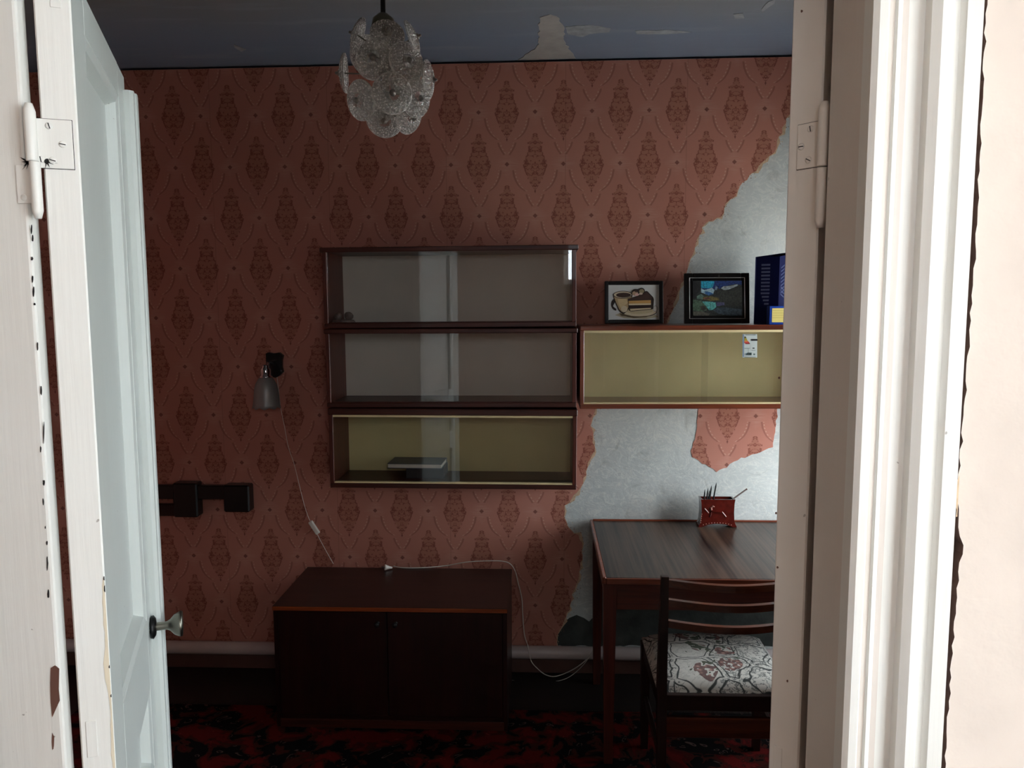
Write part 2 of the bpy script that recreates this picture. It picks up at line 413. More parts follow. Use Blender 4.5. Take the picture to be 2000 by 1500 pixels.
# pressed glass of the chandelier, frosted lamp glass
g = G('pressed_glass'); o = g.obj(); X_, Y_, Z_ = g.sep(o)
rr = g.math('SQRT', X_*X_ + Y_*Y_)
sp = g.voro(o, 150.0); nb = g.bump(sp, 1.0, 0.006)
zone = rr.step(0.016, 0.020)*rr.step(0.050, 0.046)
sparkle_dots = sp.step(0.42, 0.25)*zone                       # beads of the pressing, whitened to paint in sparkle
rim = rr.step(0.0455, 0.0475)
frost = (sparkle_dots*0.62 + zone*0.24 + 0.14).max(rim*0.72)
gl = g.n('ShaderNodeBsdfGlossy'); gl.inputs['Roughness'].default_value = 0.05; g.put(gl.inputs['Normal'], nb)
tr = g.n('ShaderNodeBsdfTransparent'); tr.inputs[0].default_value = (0.88, 0.87, 0.85, 1)
df = g.n('ShaderNodeBsdfTranslucent'); df.inputs[0].default_value = (0.80, 0.79, 0.76, 1)
d2 = g.n('ShaderNodeBsdfDiffuse'); d2.inputs[0].default_value = (0.90, 0.88, 0.85, 1)
m0 = g.n('ShaderNodeMixShader'); m0.inputs[0].default_value = 0.55; g.nt.links.new(df.outputs[0], m0.inputs[1]); g.nt.links.new(d2.outputs[0], m0.inputs[2])
m1 = g.n('ShaderNodeMixShader'); g.put(m1.inputs[0], frost); g.nt.links.new(tr.outputs[0], m1.inputs[1]); g.nt.links.new(m0.outputs[0], m1.inputs[2])
lw = g.n('ShaderNodeLayerWeight'); lw.inputs[0].default_value = 0.5; g.put(lw.inputs['Normal'], nb)
fr = g.math('MULTIPLY_ADD', g.math('POWER', S(g, lw.outputs['Facing']), 3.0), 0.7, 0.10)
m2 = g.n('ShaderNodeMixShader'); g.put(m2.inputs[0], fr); g.nt.links.new(m1.outputs[0], m2.inputs[1]); g.nt.links.new(gl.outputs[0], m2.inputs[2])
g.surf(m2.outputs[0]); M['pressed'] = g.mat
g = G('smoked_frosted_glass')
gl = g.n('ShaderNodeBsdfGlossy'); gl.inputs['Roughness'].default_value = 0.4
tr = g.n('ShaderNodeBsdfTransparent'); tr.inputs[0].default_value = (0.5, 0.49, 0.48, 1)
df = g.n('ShaderNodeBsdfDiffuse'); df.inputs[0].default_value = (0.36, 0.35, 0.34, 1)
m1 = g.n('ShaderNodeMixShader'); m1.inputs[0].default_value = 0.6; g.nt.links.new(tr.outputs[0], m1.inputs[1]); g.nt.links.new(df.outputs[0], m1.inputs[2])
m2 = g.n('ShaderNodeMixShader'); m2.inputs[0].default_value = 0.12; g.nt.links.new(m1.outputs[0], m2.inputs[1]); g.nt.links.new(gl.outputs[0], m2.inputs[2])
g.surf(m2.outputs[0]); M['frost'] = g.mat
# red-brown glaze
M['glaze'] = plain('red_brown_glaze', (82, 23, 17), 0.16, var=0.25, scale=40, coat=0.5)
M['glaze_hi'] = plain('pale_glaze_relief', (176, 116, 104), 0.2, var=0.2, scale=60, coat=0.5)  # paler glaze for relief lumps and beads

# ================================================================ THE SETTING
XL, XR = -2.35, WIN1['X']; DOOR_Y0, DOOR_Y1 = 0.915, 1.02
HX0, HX1, HY = -1.45, ADDED_WIN3['X'], WIN2['Y']
zl = P(230, 133, WALL_Y); zr = P(1550, 106, WALL_Y)
def ceil_z(x): return zl.z + (zr.z-zl.z)*(x-zl.x)/(zr.x-zl.x)
struct(MB().box((XL-0.3, HY-0.3, -0.12), (XR+0.3, WALL_Y+0.3, 0.0)).build('floor', M['floor']), 'dark painted wooden floor')
b = MB(); a0, a1 = XL-0.3, XR+0.3
b.add([(a0,DOOR_Y0,ceil_z(a0)),(a1,DOOR_Y0,ceil_z(a1)),(a1,WALL_Y+0.3,ceil_z(a1)),(a0,WALL_Y+0.3,ceil_z(a0)),
       (a0,DOOR_Y0,3.1),(a1,DOOR_Y0,3.1),(a1,WALL_Y+0.3,3.1),(a0,WALL_Y+0.3,3.1)],
      [(0,3,2,1),(4,5,6,7),(0,1,5,4),(1,2,6,5),(2,3,7,6),(3,0,4,7)])
ceiling = struct(b.build('ceiling', M['ceiling']), 'grey blue distempered ceiling with plaster patches')
struct(MB().box((HX0-0.3, HY-0.3, 2.85), (HX1+0.3, DOOR_Y0, 3.1)).build('ceiling_hall', M['hall_wall']))
# ceiling patches: the plastered hole by the wall and streaks
def on_ceil(px, py, dz=0.0):
    d = ray(px, py); t = 1.0
    z = ceil_z(0)
    for _ in range(6):
        t = (z - CAM.z)/d.z; p = CAM + d*t; z = ceil_z(p.x)
    return Vector((p.x, min(p.y, WALL_Y-0.003), z - dz))
def ceil_patch(name, poly, mat, seed, amp=0.006, th=0.002):
    pts = [on_ceil(*q) for q in poly]; pts2 = [Vector((p.x, p.y)) for p in pts]
    rg = ragged(pts2+[pts2[0]], 0.02, amp, seed)[:-1]
    MB().prism([(p.x, min(p.y, WALL_Y-0.002), ceil_z(p.x)+0.001) for p in rg], (0,0,-th-0.001)).build(name, mat, ceiling)
ceil_patch('plaster_patch', [(1055,34),(1075,28),(1092,36),(1103,52),(1102,80),(1112,95),(1125,118),(1085,122),(1012,124),(1028,105),(1050,92),(1052,60)], M['ceil_patch'], 3)
ceil_patch('plaster_streak', [(1105,52),(1150,48),(1194,55),(1190,62),(1150,66),(1138,72),(1108,66)], M['ceil_streak'], 4, 0.004)
ceil_patch('plaster_streak', [(1432,27),(1452,25),(1454,34),(1434,36)], M['ceil_streak'], 5, 0.003)
ceil_patch('plaster_streak', [(1486,18),(1502,2),(1514,-2),(1512,6),(1490,22)], M['ceil_streak'], 6, 0.003)
ceil_patch('plaster_streak', [(456,86),(466,90),(480,96),(472,100),(458,92)], M['ceil_streak'], 7, 0.002)
ceil_patch('plaster_streak', [(1240,60),(1300,58),(1350,62),(1300,66),(1245,66)], M['ceil_streak'], 8, 0.003)

# back wall: plaster body; its top stops short of the ceiling, leaving the black crack
gap = 0.010
b = MB(); y0, y1 = WALL_Y, WALL_Y+0.2
b.add([(a0,y0,0),(a1,y0,0),(a1,y0,ceil_z(a1)-gap),(a0,y0,ceil_z(a0)-gap),(a0,y1,0),(a1,y1,0),(a1,y1,ceil_z(a1)-gap),(a0,y1,ceil_z(a0)-gap)],
      [(0,1,2,3),(7,6,5,4),(3,2,6,7),(0,4,5,1),(1,5,6,2),(4,0,3,7)])
wall_back = struct(b.build('wall_back', M['plaster']), 'pale plaster wall behind torn pink wallpaper')
struct(MB().box((a0, WALL_Y+0.2, -0.1), (a1, WALL_Y+0.32, 3.1)).build('wall_back_core', M['grime']))
def wz(px, py): p = P(px, py, WALL_Y); return Vector((p.x, p.z))
tear = [(1760,196),(1640,200),(1547,204),(1537,232),(1522,268),(1512,298),(1482,326),(1458,350),(1440,371),(1437,384),(1418,398),(1408,424),(1376,436),(1366,460),(1358,484),(1350,505),(1339,535),(1328,565),(1316,592),(1306,626),(1285,660),(1240,720),(1170,790),(1159,806),(1155,832),(1161,880),(1149,905),(1141,935),(1128,962),(1104,988),(1101,1010),(1109,1030),(1129,1045),(1137,1062),(1135,1100),(1128,1132),(1118,1160),(1112,1190),(1102,1212),(1092,1230),(1086,1262),(1086,1300)]
tear2 = ragged([wz(*q) for q in tear], 0.018, 0.0055, 11)
ZB = 0.075
top_l = Vector((XL, ceil_z(XL)-gap-0.001)); top_r = Vector((XR, ceil_z(XR)-gap-0.001))
main = [top_l, top_r, Vector((XR, tear2[0].y))] + [p for p in tear2 if p.y > ZB] + [Vector((tear2[-1].x, ZB)), Vector((XL, ZB))]
def sheet(name, poly, mat, yb, th):
    return MB().prism([(p.x, yb, p.y) for p in poly], (0, -th, 0)).build(name, mat, wall_back)
tag(sheet('wallpaper', main, M['wallpaper'], WALL_Y, 0.0016), 'faded pink damask wallpaper torn away at the right')
patch = [(1366,780),(1530,770),(1519,800),(1514,850),(1510,874),(1478,886),(1440,898),(1426,908),(1400,921),(1378,908),(1352,893),(1350,880),(1356,858),(1362,832),(1364,804)]
patch2 = ragged([wz(*q) for q in patch]+[wz(*patch[0])], 0.016, 0.005, 12)[:-1]
tag(sheet('wallpaper', patch2, M['wallpaper'], WALL_Y, 0.0016), 'leftover island of pink wallpaper under the right shelf')
# pale torn backing along the edges, one strip per edge
def backing(line, seed, wmax):
    rnd = random.Random(seed); q = []
    for i, p in enumerate(line):
        t = (line[min(i+1, len(line)-1)] - line[max(i-1, 0)]); 
        nrm = Vector((-t.y, t.x)).normalized() if t.length > 0 else Vector((1,0))
        q.append((p, p + nrm*(0.001 + wmax*rnd.random()**2.5)))
    b = MB()
    for (p0, q0), (p1, q1) in zip(q, q[1:]):
        if max(p0.y, p1.y) < ZB: continue
        f = [(p0.x, WALL_Y-0.0008, p0.y), (p1.x, WALL_Y-0.0008, p1.y), (q1.x, WALL_Y-0.0008, q1.y), (q0.x, WALL_Y-0.0008, q0.y)]
        b.add(f, [(0,1,2,3)])
    return b.build('torn_backing', M['torn'], wall_back)
backing(tear2, 5, 0.016)
backing(list(reversed(patch2[2:])), 6, 0.010)
# flecks of paper left sticking along the tear
rnd = random.Random(77); b = MB()
for p in tear2:
    for _ in range(6):
        q = p + Vector((rnd.gauss(0.004, 0.010), rnd.gauss(0, 0.010))); r_ = rnd.uniform(0.0006, 0.0026)
        if q.y < ZB+0.01: continue
        k = rnd.randint(3, 5)
        f = [(q.x + r_*rnd.uniform(0.5, 1.4)*math.cos(2*math.pi*i/k), WALL_Y-0.0019, q.y + r_*rnd.uniform(0.5, 1.4)*math.sin(2*math.pi*i/k)) for i in range(k)]
        b.add(f, [tuple(range(k))], rnd.randint(0, 1))
tag(b.build('paper_flecks', [M['torn'], M['fleck']], wall_back), kind='stuff')
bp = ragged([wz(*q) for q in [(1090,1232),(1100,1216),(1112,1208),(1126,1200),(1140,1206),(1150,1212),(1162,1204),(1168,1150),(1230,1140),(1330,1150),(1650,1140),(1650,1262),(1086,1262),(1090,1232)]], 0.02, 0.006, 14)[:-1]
sheet('bare_and_shade_patch', bp, M['bare_shade'], WALL_Y, 0.0006)  # bare plaster at the left, painted shade under the desk further right
# cracks and flaked spots of the ceiling joint stay in the gap; skirting and pipe
struct(MB().box((XL, WALL_Y-0.014, 0), (XR, WALL_Y, 0.07), 0.003).build('baseboard_back', M['base']), 'low brown painted skirting below the heating pipe')

# left wall, right wall with its window
struct(MB().box((XL-0.2, DOOR_Y1, 0), (XL, WALL_Y, 3.1)).build('wall_left', M['wallpaper']))
W = WIN1
b = MB()
b.box((XR, DOOR_Y1, 0), (XR+0.25, W['y0'], 3.1)).box((XR, W['y1'], 0), (XR+0.25, WALL_Y, 3.1))
b.box((XR, W['y0'], 0), (XR+0.25, W['y1'], W['z0'])).box((XR, W['y0'], W['z1']), (XR+0.25, W['y1'], 3.1))
struct(b.build('wall_right', M['wallpaper']))
def window(name, A, B, zlo, zhi, axis, depth, label):
    """frame with a mullion and a transom, two panes above and below"""
    root = thing(name, label, None, kind='structure')
    def pt(s, d, z): return (depth + d, s, z) if axis == 'Y' else (s, depth + d, z)
    def bx(s0, s1, z0, z1, d0, d1): return MB().box(pt(s0, d0, z0), pt(s1, d1, z1), 0.003)
    f = 0.05; mid = (A+B)/2; tz = zlo + (zhi-zlo)*0.72
    b = MB()
    for q in ((A, A+f, zlo, zhi), (B-f, B, zlo, zhi), (A+f, B-f, zlo, zlo+f), (A+f, B-f, zhi-f, zhi)):
        b.box(pt(q[0], 0, q[2]), pt(q[1], 0.07, q[3]), 0.004)
    b.build('window_frame', M['paint'], root)
    bx(mid-0.03, mid+0.03, zlo+f, zhi-f, 0.005, 0.065).build('mullion', M['paint'], root)
    for s0, s1 in ((A+f, mid-0.03), (mid+0.03, B-f)):
        bx(s0, s1, tz-0.02, tz+0.02, 0.01, 0.06).build('transom', M['paint'], root)
        for z0, z1 in ((zlo+f, tz-0.02), (tz+0.02, zhi-f)):
            MB().box(pt(s0, 0.033, z0), pt(s1, 0.037, z1)).build('pane', M['window_glass'], root)
    return root
window('window_1', W['y0'], W['y1'], W['z0'], W['z1'], 'Y', XR+0.08, 'white framed window of the room')
# hall shell
W2 = WIN2
struct(MB().box((HX0-0.2, HY, 0), (HX0, DOOR_Y0, 3.0)).build('wall_hall_left', M['hall_brown']))
W3 = ADDED_WIN3; b = MB()
b.box((HX1, HY, 0), (HX1+0.25, W3['y0'], 3.0)).box((HX1, W3['y1'], 0), (HX1+0.25, DOOR_Y0, 3.0))
b.box((HX1, W3['y0'], 0), (HX1+0.25, W3['y1'], W3['z0'])).box((HX1, W3['y0'], W3['z1']), (HX1+0.25, W3['y1'], 3.0))
struct(b.build('wall_hall_right', M['hall_wall']))
window('added_window_3', W3['y0'], W3['y1'], W3['z0'], W3['z1'], 'Y', HX1+0.08, 'added unseen hall window that lights the door frame')
b = MB()
b.box((HX0-0.2, HY-0.25, 0), (W2['x0'], HY, 3.0)).box((W2['x1'], HY-0.25, 0), (HX1+0.2, HY, 3.0))
b.box((W2['x0'], HY-0.25, 0), (W2['x1'], HY, W2['z0'])).box((W2['x0'], HY-0.25, W2['z1']), (W2['x1'], HY, 3.0))
struct(b.build('wall_hall_back', M['hall_brown']))
window('window_2', W2['x0'], W2['x1'], W2['z0'], W2['z1'], 'X', HY-0.15, 'white framed window of the hall')
struct(MB().box((-40, -40, -0.9), (40, 40, -0.7)).build('ground', M['ground']))

# ---- partition with the doorway
DX0, DX1, DH = -0.6625, 0.365, 2.20      # clear opening
ARCH_Y = 0.90
AX1 = P(1884, 596, ARCH_Y).x            # outer edge of the right architrave
b = MB()
b.box((XL-0.2, DOOR_Y0+0.012, 0), (DX0-0.13, DOOR_Y1-0.004, 3.1)).box((DX1+0.04, DOOR_Y0+0.012, 0), (XR+0.2, DOOR_Y1-0.004, 3.1)).box((DX0-0.13, DOOR_Y0+0.012, DH+0.06), (DX1+0.04, DOOR_Y1-0.004, 3.1))
wall_front = struct(b.build('wall_front', M['hall_dark']), 'partition wall around the double door')
# plaster skin on the hall side, broken along the architrave so that a dark gap shows
edge = ragged([(AX1+0.0143, 3.0), (AX1+0.0133, 2.55), (AX1+0.0123, 2.25), (AX1+0.0123, 2.15), (AX1+0.0103, 2.05), (AX1+0.0123, 1.93), (AX1+0.0133, 1.80), (AX1+0.0113, 1.62), (AX1+0.0093, 1.50), (AX1+0.0143, 1.455), (AX1+0.0183, 1.445), (AX1+0.0143, 1.38), (AX1+0.0123, 1.2), (AX1+0.0133, 1.0), (AX1+0.0123, 0.6), (AX1+0.0123, 0.0)], 0.010, 0.0016, 21)
b = MB().prism([(p.x, DOOR_Y0+0.012, p.y) for p in edge] + [(HX1, DOOR_Y0+0.012, 0), (HX1, DOOR_Y0+0.012, 3.0)], (0, -0.018, 0))
sk_ = b.build('plaster_skin', M['hall_wall'], wall_front)
sk_.data.materials.append(M['hall_dark'])            # the broken edge shows the brown layer under the paint
for p_ in sk_.data.polygons:
    if p_.normal.x < -0.2 and abs(p_.normal.y) < 0.5: p_.material_index = 1
MB().box((HX0, DOOR_Y0+0.012, 0), (DX0-0.125, DOOR_Y0-0.006, 3.0)).box((DX0-0.125, DOOR_Y0+0.012, DH+0.14), (AX1, DOOR_Y0-0.006, 3.0)).build('plaster_skin', M['hall_wall'], wall_front)
MB().box((XL, DOOR_Y1-0.004, 0), (DX0-0.135, DOOR_Y1+0.003, 3.0)).box((DX1+0.045, DOOR_Y1-0.004, 0), (XR, DOOR_Y1+0.003, 3.0)).box((DX0-0.135, DOOR_Y1-0.004, DH+0.065), (DX1+0.045, DOOR_Y1+0.003, 3.0)).build('plaster_skin', M['room_grey'], wall_front)
# peeled curl of plaster paper beside the architrave
pc = P(1866, 975, DOOR_Y0-0.012)
b = MB()
rows = []
for i in range(7):
    t = i/6.0; z = pc.z + 0.028 - 0.05*t
    wv_ = 0.010*math.sin(math.pi*min(1, t*1.15))**0.8 if t < 0.87 else 0.003
    rows.append([(pc.x+0.006, DOOR_Y0-0.007, z), (pc.x+0.006-0.3*wv_, DOOR_Y0-0.007-0.5*wv_, z), (pc.x+0.006-0.9*wv_, DOOR_Y0-0.007-0.7*wv_, z)])
vs_ = [p for r in rows for p in r]
b.add(vs_, [(i*3+k, i*3+k+1, (i+1)*3+k+1, (i+1)*3+k) for i in range(6) for k in range(2)], 0, True)
b.build('peeled_flake', M['torn'], wall_front)

# ---- right architrave: moulded profile run up the opening, plus head
def run_profile(prof, x_of, z0, z1):
    pts = [(x_of(a), y, z0) for a, y in prof]
    return MB().prism(pts, (0, 0, z1-z0))
aw = AX1 - DX1
prof = [(0.0, ARCH_Y+0.016), (0.0, ARCH_Y+0.002), (0.006, ARCH_Y-0.002), (0.015, ARCH_Y-0.002), (0.019, ARCH_Y+0.004), (0.024, ARCH_Y+0.005), (0.027, ARCH_Y+0.001), (0.031, ARCH_Y+0.002), (0.034, ARCH_Y+0.005),
        (aw*0.50, ARCH_Y+0.004), (aw*0.52, ARCH_Y-0.006), (aw*0.60, ARCH_Y-0.011), (aw*0.70, ARCH_Y-0.010), (aw*0.745, ARCH_Y-0.001), (aw*0.80, ARCH_Y-0.002), (aw*0.84, ARCH_Y-0.008), (aw*0.99, ARCH_Y-0.008), (aw, ARCH_Y-0.004), (aw, ARCH_Y+0.026), (0.0, ARCH_Y+0.026)]
t1 = struct(run_profile(prof, lambda a: DX1 + a, 0, DH+0.13).build('trim_1', M['paint']), 'white moulded door architrave')
# jamb lining: right reveal, head, left post
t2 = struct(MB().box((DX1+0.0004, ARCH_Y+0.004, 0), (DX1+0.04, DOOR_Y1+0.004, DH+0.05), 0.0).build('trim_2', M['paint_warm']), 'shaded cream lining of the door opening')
b = MB().box((DX0-0.13, ARCH_Y+0.03, DH), (DX1+0.05, DOOR_Y1+0.004, DH+0.06), 0.003)
struct(b.build('trim_3', M['paint']), 'head of the white door frame')
LPY, LPB = 0.982, 1.004
t4 = struct(MB().box((DX0-0.13, LPY, 0), (DX0, LPB, DH+0.06), 0.004, seg=2).build('trim_4', M['paint']), 'white painted left door post with chipped edge')
# chips along the post's edge: bare patches with a shape of their own
def chips(parent, spots, Yp, mat, seed, name='paint_chip'):
    rnd = random.Random(seed)
    for k, (cx, cy, wpx, hpx) in enumerate(spots):
        pts = []
        for i in range(10):
            a = 2*math.pi*i/10; r = rnd.uniform(0.7, 1.15)
            pts.append(P(cx - 6 + 0.5*wpx*math.cos(a)*r, cy + 0.5*hpx*math.sin(a)*r, Yp+0.0004))
        MB().prism(pts, (0, -0.0009, 0)).build(name, mat, parent)
pch = [(104,1304),(112,1299),(120,1306),(119,1345),(121,1368),(114,1384),(107,1400),(104,1372),(103,1335)]
MB().prism([P(x-4, y, LPY+0.0004) for x, y in pch], (0, -0.0012, 0)).build('paint_chip', M['chip'], t4)
chips(t4, [(110,1448,6,34)], LPY, M['chip'], 31)
chips(t4, [(68,448,3,18),(70,466,3,14),(69,505,4,10),(70,545,3,14),(72,570,3,24),(74,594,4,6),(80,676,2,16),(87,763,3,18),(92,845,2,40),(86,878,3,14),(92,942,4,12),(91,980,3,14),(95,1030,2,6),(98,1060,3,10),(99,1100,3,30),(101,1160,4,20)], LPY, M['chip_dark'], 32)

# ---------------------------------------------------------------- the two door leaves
def rotm(loc, ang): return Matrix.Translation(Vector(loc)) @ Matrix.Rotation(ang, 4, 'Z')
LH, LT, LW = 2.165, 0.042, 0.52
panels = [(1.13, 2.105), (0.835, 0.99), (0.18, 0.74)]
def door_leaf(name, M4, label, side, mat, astragal, edge_mat=None):
    """side=+1: the panelled face is local y=0 (leaf body at y>0); side=-1 mirrors the thickness"""
    root = thing(name, label, None, M=M4, kind='structure')
    s = side; st = 0.095
    def bx(x0, x1, y0, y1, z0, z1, bev=0.002): return MB().box((x0, s*y0, z0), (x1, s*y1, z1), bev)
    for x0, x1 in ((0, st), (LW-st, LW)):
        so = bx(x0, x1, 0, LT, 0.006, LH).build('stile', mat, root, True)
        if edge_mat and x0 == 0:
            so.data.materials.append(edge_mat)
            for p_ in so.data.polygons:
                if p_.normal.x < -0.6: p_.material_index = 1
    zs = [LH] ; 
    rails = [(panels[0][1], LH), (panels[1][1], panels[0][0]), (panels[2][1], panels[1][0]), (0.006, panels[2][0])]
    for z0, z1 in rails: bx(st, LW-st, 0, LT, z0, z1, 0.001).build('rail', mat, root, True)
    for z0, z1 in panels:
        bx(st-0.004, LW-st+0.004, 0.020, LT-0.018, z0-0.004, z1+0.004, 0).build('panel', mat, root, True)
        # sloped mouldings around the recess, on both faces
        for (f, d) in ((0.001, 0.0205), (LT-0.001, LT-0.0185)):
            m = 0.022; x0, x1 = st, LW-st
            o_ = [(x0,z0),(x1,z0),(x1,z1),(x0,z1)]; i_ = [(x0+m,z0+m),(x1-m,z0+m),(x1-m,z1-m),(x0+m,z1-m)]
            b = MB()
            for k in range(4):
                q = (k+1) % 4
                mid = [((o_[j][0]*0.45+i_[j][0]*0.55), (o_[j][1]*0.45+i_[j][1]*0.55)) for j in (k, q)]
                fy = f+(d-f)*0.15
                b.add([(o_[k][0], s*f, o_[k][1]), (o_[q][0], s*f, o_[q][1]), (mid[1][0], s*fy, mid[1][1]), (mid[0][0], s*fy, mid[0][1])], [(0,1,2,3)])
                b.add([(mid[0][0], s*fy, mid[0][1]), (mid[1][0], s*fy, mid[1][1]), (i_[q][0], s*d, i_[q][1]), (i_[k][0], s*d, i_[k][1])], [(0,1,2,3)])
            b.build('moulding', mat, root, True)
    if astragal:
        pr = [(LW-0.026, 0.0), (LW-0.026, -0.010), (LW-0.022, -0.017), (LW-0.014, -0.018), (LW-0.010, -0.013), (LW-0.006, -0.013), (LW-0.002, -0.020), (LW+0.010, -0.021), (LW+0.016, -0.016), (LW+0.019, -0.020), (LW+0.026, -0.020), (LW+0.030, -0.014), (LW+0.030, 0.0)]
        MB().prism([(x, s*y, 0.02) for x, y in pr], (0, 0, LH-0.05)).build('cover_strip', mat, root, True)
    return root
LA = R(90+22)
hingeL = Vector((-0.603, 1.0, 0))
hingeL.x = -0.6015
doorL = door_leaf('door_1', rotm(hingeL, LA), 'white panelled left door leaf standing open', 1, M['paint_leaf_shade'], True, M['paint'])
# knob on the left leaf
kz, kx = 1.095, LW-0.045
Mk = Matrix.Translation((kx, -0.002, kz)) @ Matrix.Rotation(R(90), 4, 'X')
kn = MB().lathe([(0.001,0.0),(0.022,0.0),(0.023,0.004),(0.017,0.008),(0.009,0.009)], 20, Mk).build('rose', M['iron'], doorL, True)
MB().lathe([(0.008,0.006),(0.008,0.028),(0.011,0.034),(0.020,0.042),(0.024,0.050),(0.0255,0.054),(0.024,0.057),(0.001,0.058)], 20, Mk).build('door_knob', M['brass'], doorL, True)
# wear on the hinge edge of the left leaf (local x = 0 plane)
def edge_chip(root, s, pts, mat, name, th=0.0008):
    MB().prism([(0.0003, s*y, z) for y, z in pts], (-th-0.0003, 0, 0)).build(name, mat, root, True)
def edge_yz(root, px, py, s):
    """where a photograph point falls on the leaf's hinge edge"""
    inv = WM[root].inverted(); o_ = inv @ CAM; d = (inv.to_3x3() @ ray(px, py)); t = -o_.x/d.x; p = o_ + d*t
    return (s*p.y, p.z)
rnd = random.Random(8)
st_ = []
for i in range(26):
    y_ = 1130 + i*15; e = edge_yz(doorL, 196 + (y_-1000)*0.043, y_, 1); st_.append((0.0006, e[1], 0.0012 + 0.0022*abs(math.sin(i*0.35)) + 0.0012*rnd.random() + 0.004*max(0, 1-abs(y_-1295)/60.0)))
b = MB()
for (y0, z0, w0), (y1, z1, w1) in zip(st_, st_[1:]):
    b.add([(-0.0006, y0, z0), (-0.0006, y1, z1), (-0.0006, y1+w1, z1), (-0.0006, y0+w0, z0)], [(0,1,2,3)])
b.build('yellowed_edge', M['stain'], doorL, True)
for (px_, py_, hh) in ((197,1130,8),(199,1150,14),(205,1303,6),(207,1360,6)):
    y_, z_ = edge_yz(doorL, px_, py_, 1); h_ = hh/1400.0
    edge_chip(doorL, 1, [(0.0002, z_-h_/2), (0.0016, z_-h_/3), (0.0013, z_+h_/3), (0.0002, z_+h_/2)], M['chip_dark'], 'paint_chip', 0.0012)
# old painted-in hinge leaf low on the edge: a thin plate
def plate(root, s, q0, q1, mat, name='painted_plate', th=0.0012):
    (y0, z0), (y1, z1) = q0, q1
    return MB().box((-th, s*y0, z0), (0.0005, s*y1, z1), 0.0006).build(name, mat, root, True)
plate(doorL, 1, edge_yz(doorL, 171, 1480, 1), edge_yz(doorL, 188, 1406, 1), M['paint'])
plate(doorL, 1, edge_yz(doorL, 98, 14, 1), edge_yz(doorL, 118, -10, 1), M['paint'])

HR = Vector((0.3635, 1.047, 0)); RA = R(90-50)
LT = 0.048
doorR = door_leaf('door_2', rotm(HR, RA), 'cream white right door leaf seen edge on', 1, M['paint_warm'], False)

def screws(root, s, spots, r, mat):
    for (y, z, a) in spots:
        Ms = Matrix.Translation((-0.0022, s*y, z)) @ Matrix.Rotation(R(-90), 4, 'Y')
        sc = MB().lathe([(0.0001,0.0012),(r*0.7,0.0012),(r,0.0006),(r,-0.001)], 14, Ms).build('screw', mat, root, True)
        Mg = Matrix.Translation((-0.0036, s*y, z)) @ Matrix.Rotation(a, 4, 'X')
        MB().box((-0.0001, -r*0.8, -r*0.13), (0.0006, r*0.8, r*0.13), 0, M=Mg).build('screw_slot', M['chip_dark'], sc, True)
def ring_gap(root, y0, z0, y1, z1, mat):
    b = MB(); t = 0.0007; x0, x1 = -0.0004, 0.0002
    for q in ((y0-t, y1+t, z0-t, z0), (y0-t, y1+t, z1, z1+t), (y1, y1+t, z0, z1), (y0-t, y0, z0, z1)): b.box((x0, q[0], q[2]), (x1, q[1], q[3]))
    b.build('plate_outline', mat, root, True)
# left hinge: plate on the leaf edge, upper knuckle with it, lower knuckle on the post
e0 = edge_yz(doorL, 78, 328, 1); e1 = edge_yz(doorL, 140, 236, 1)
ya, yb = sorted((e0[0], e1[0])); za, zb = sorted((e0[1], e1[1]))
yb = max(yb, LT-0.001)
pl = plate(doorL, 1, (ya, za), (LT+0.001, zb), M['paint'], 'hinge_plate', 0.002)
ring_gap(doorL, ya, za, LT, zb, M['chip_dark'])
hz = zb-za
screws(doorL, 1, [(ya+0.62*(LT-ya), zb-0.14*hz, R(75)), (ya+0.28*(LT-ya), za+0.50*hz, R(10)), (ya+0.58*(LT-ya), za+0.16*hz, R(15)), (LT-0.004, za+0.17*hz, R(80))], 0.0045, M['paint'])
kc = Vector((-0.0045, LT+0.005, 0))
def knuckle(root, c, z0, z1, r, tip, name='hinge_knuckle'):
    h = 0.010
    prof = [(0.0001, z0), (r*0.98, z0), (r, z0+0.001), (r, z1-h), (r*0.6, z1), (0.0001, z1)] if tip > 0 else [(0.0001, z0), (r*0.6, z0), (r, z0+h), (r, z1-0.001), (r*0.98, z1), (0.0001, z1)]
    return MB().lathe(prof, 18, Matrix.Translation((c[0], c[1], 0))).build(name, M['paint'], root, True)
ztop = edge_yz(doorL, 66, 204, 1)[1]; zmid = edge_yz(doorL, 76, 316, 1)[1]; zbot = edge_yz(doorL, 82, 428, 1)[1]
knuckle(doorL, kc, zmid, ztop, 0.0072, 1)
knuckle(doorL, kc + Vector((0.0, -0.0025, 0)), zbot, zmid-0.001, 0.0066, -1)
# post half of the left hinge
h0 = P(36, 398, LPY); h1 = P(64, 322, LPY)
pp = MB().box((h0.x, LPY+0.001, h0.z), (h1.x+0.006, LPY-0.0016, h1.z), 0.0006).build('hinge_plate', M['paint'], t4)
Ms = Matrix.Translation((P(48,386,LPY).x, LPY-0.0014, P(48,386,LPY).z)) @ Matrix.Rotation(R(90), 4, 'X')
MB().lathe([(0.0001,0.001),(0.0035,0.001),(0.0045,0.0)], 14, Ms).build('screw', M['paint'], t4)
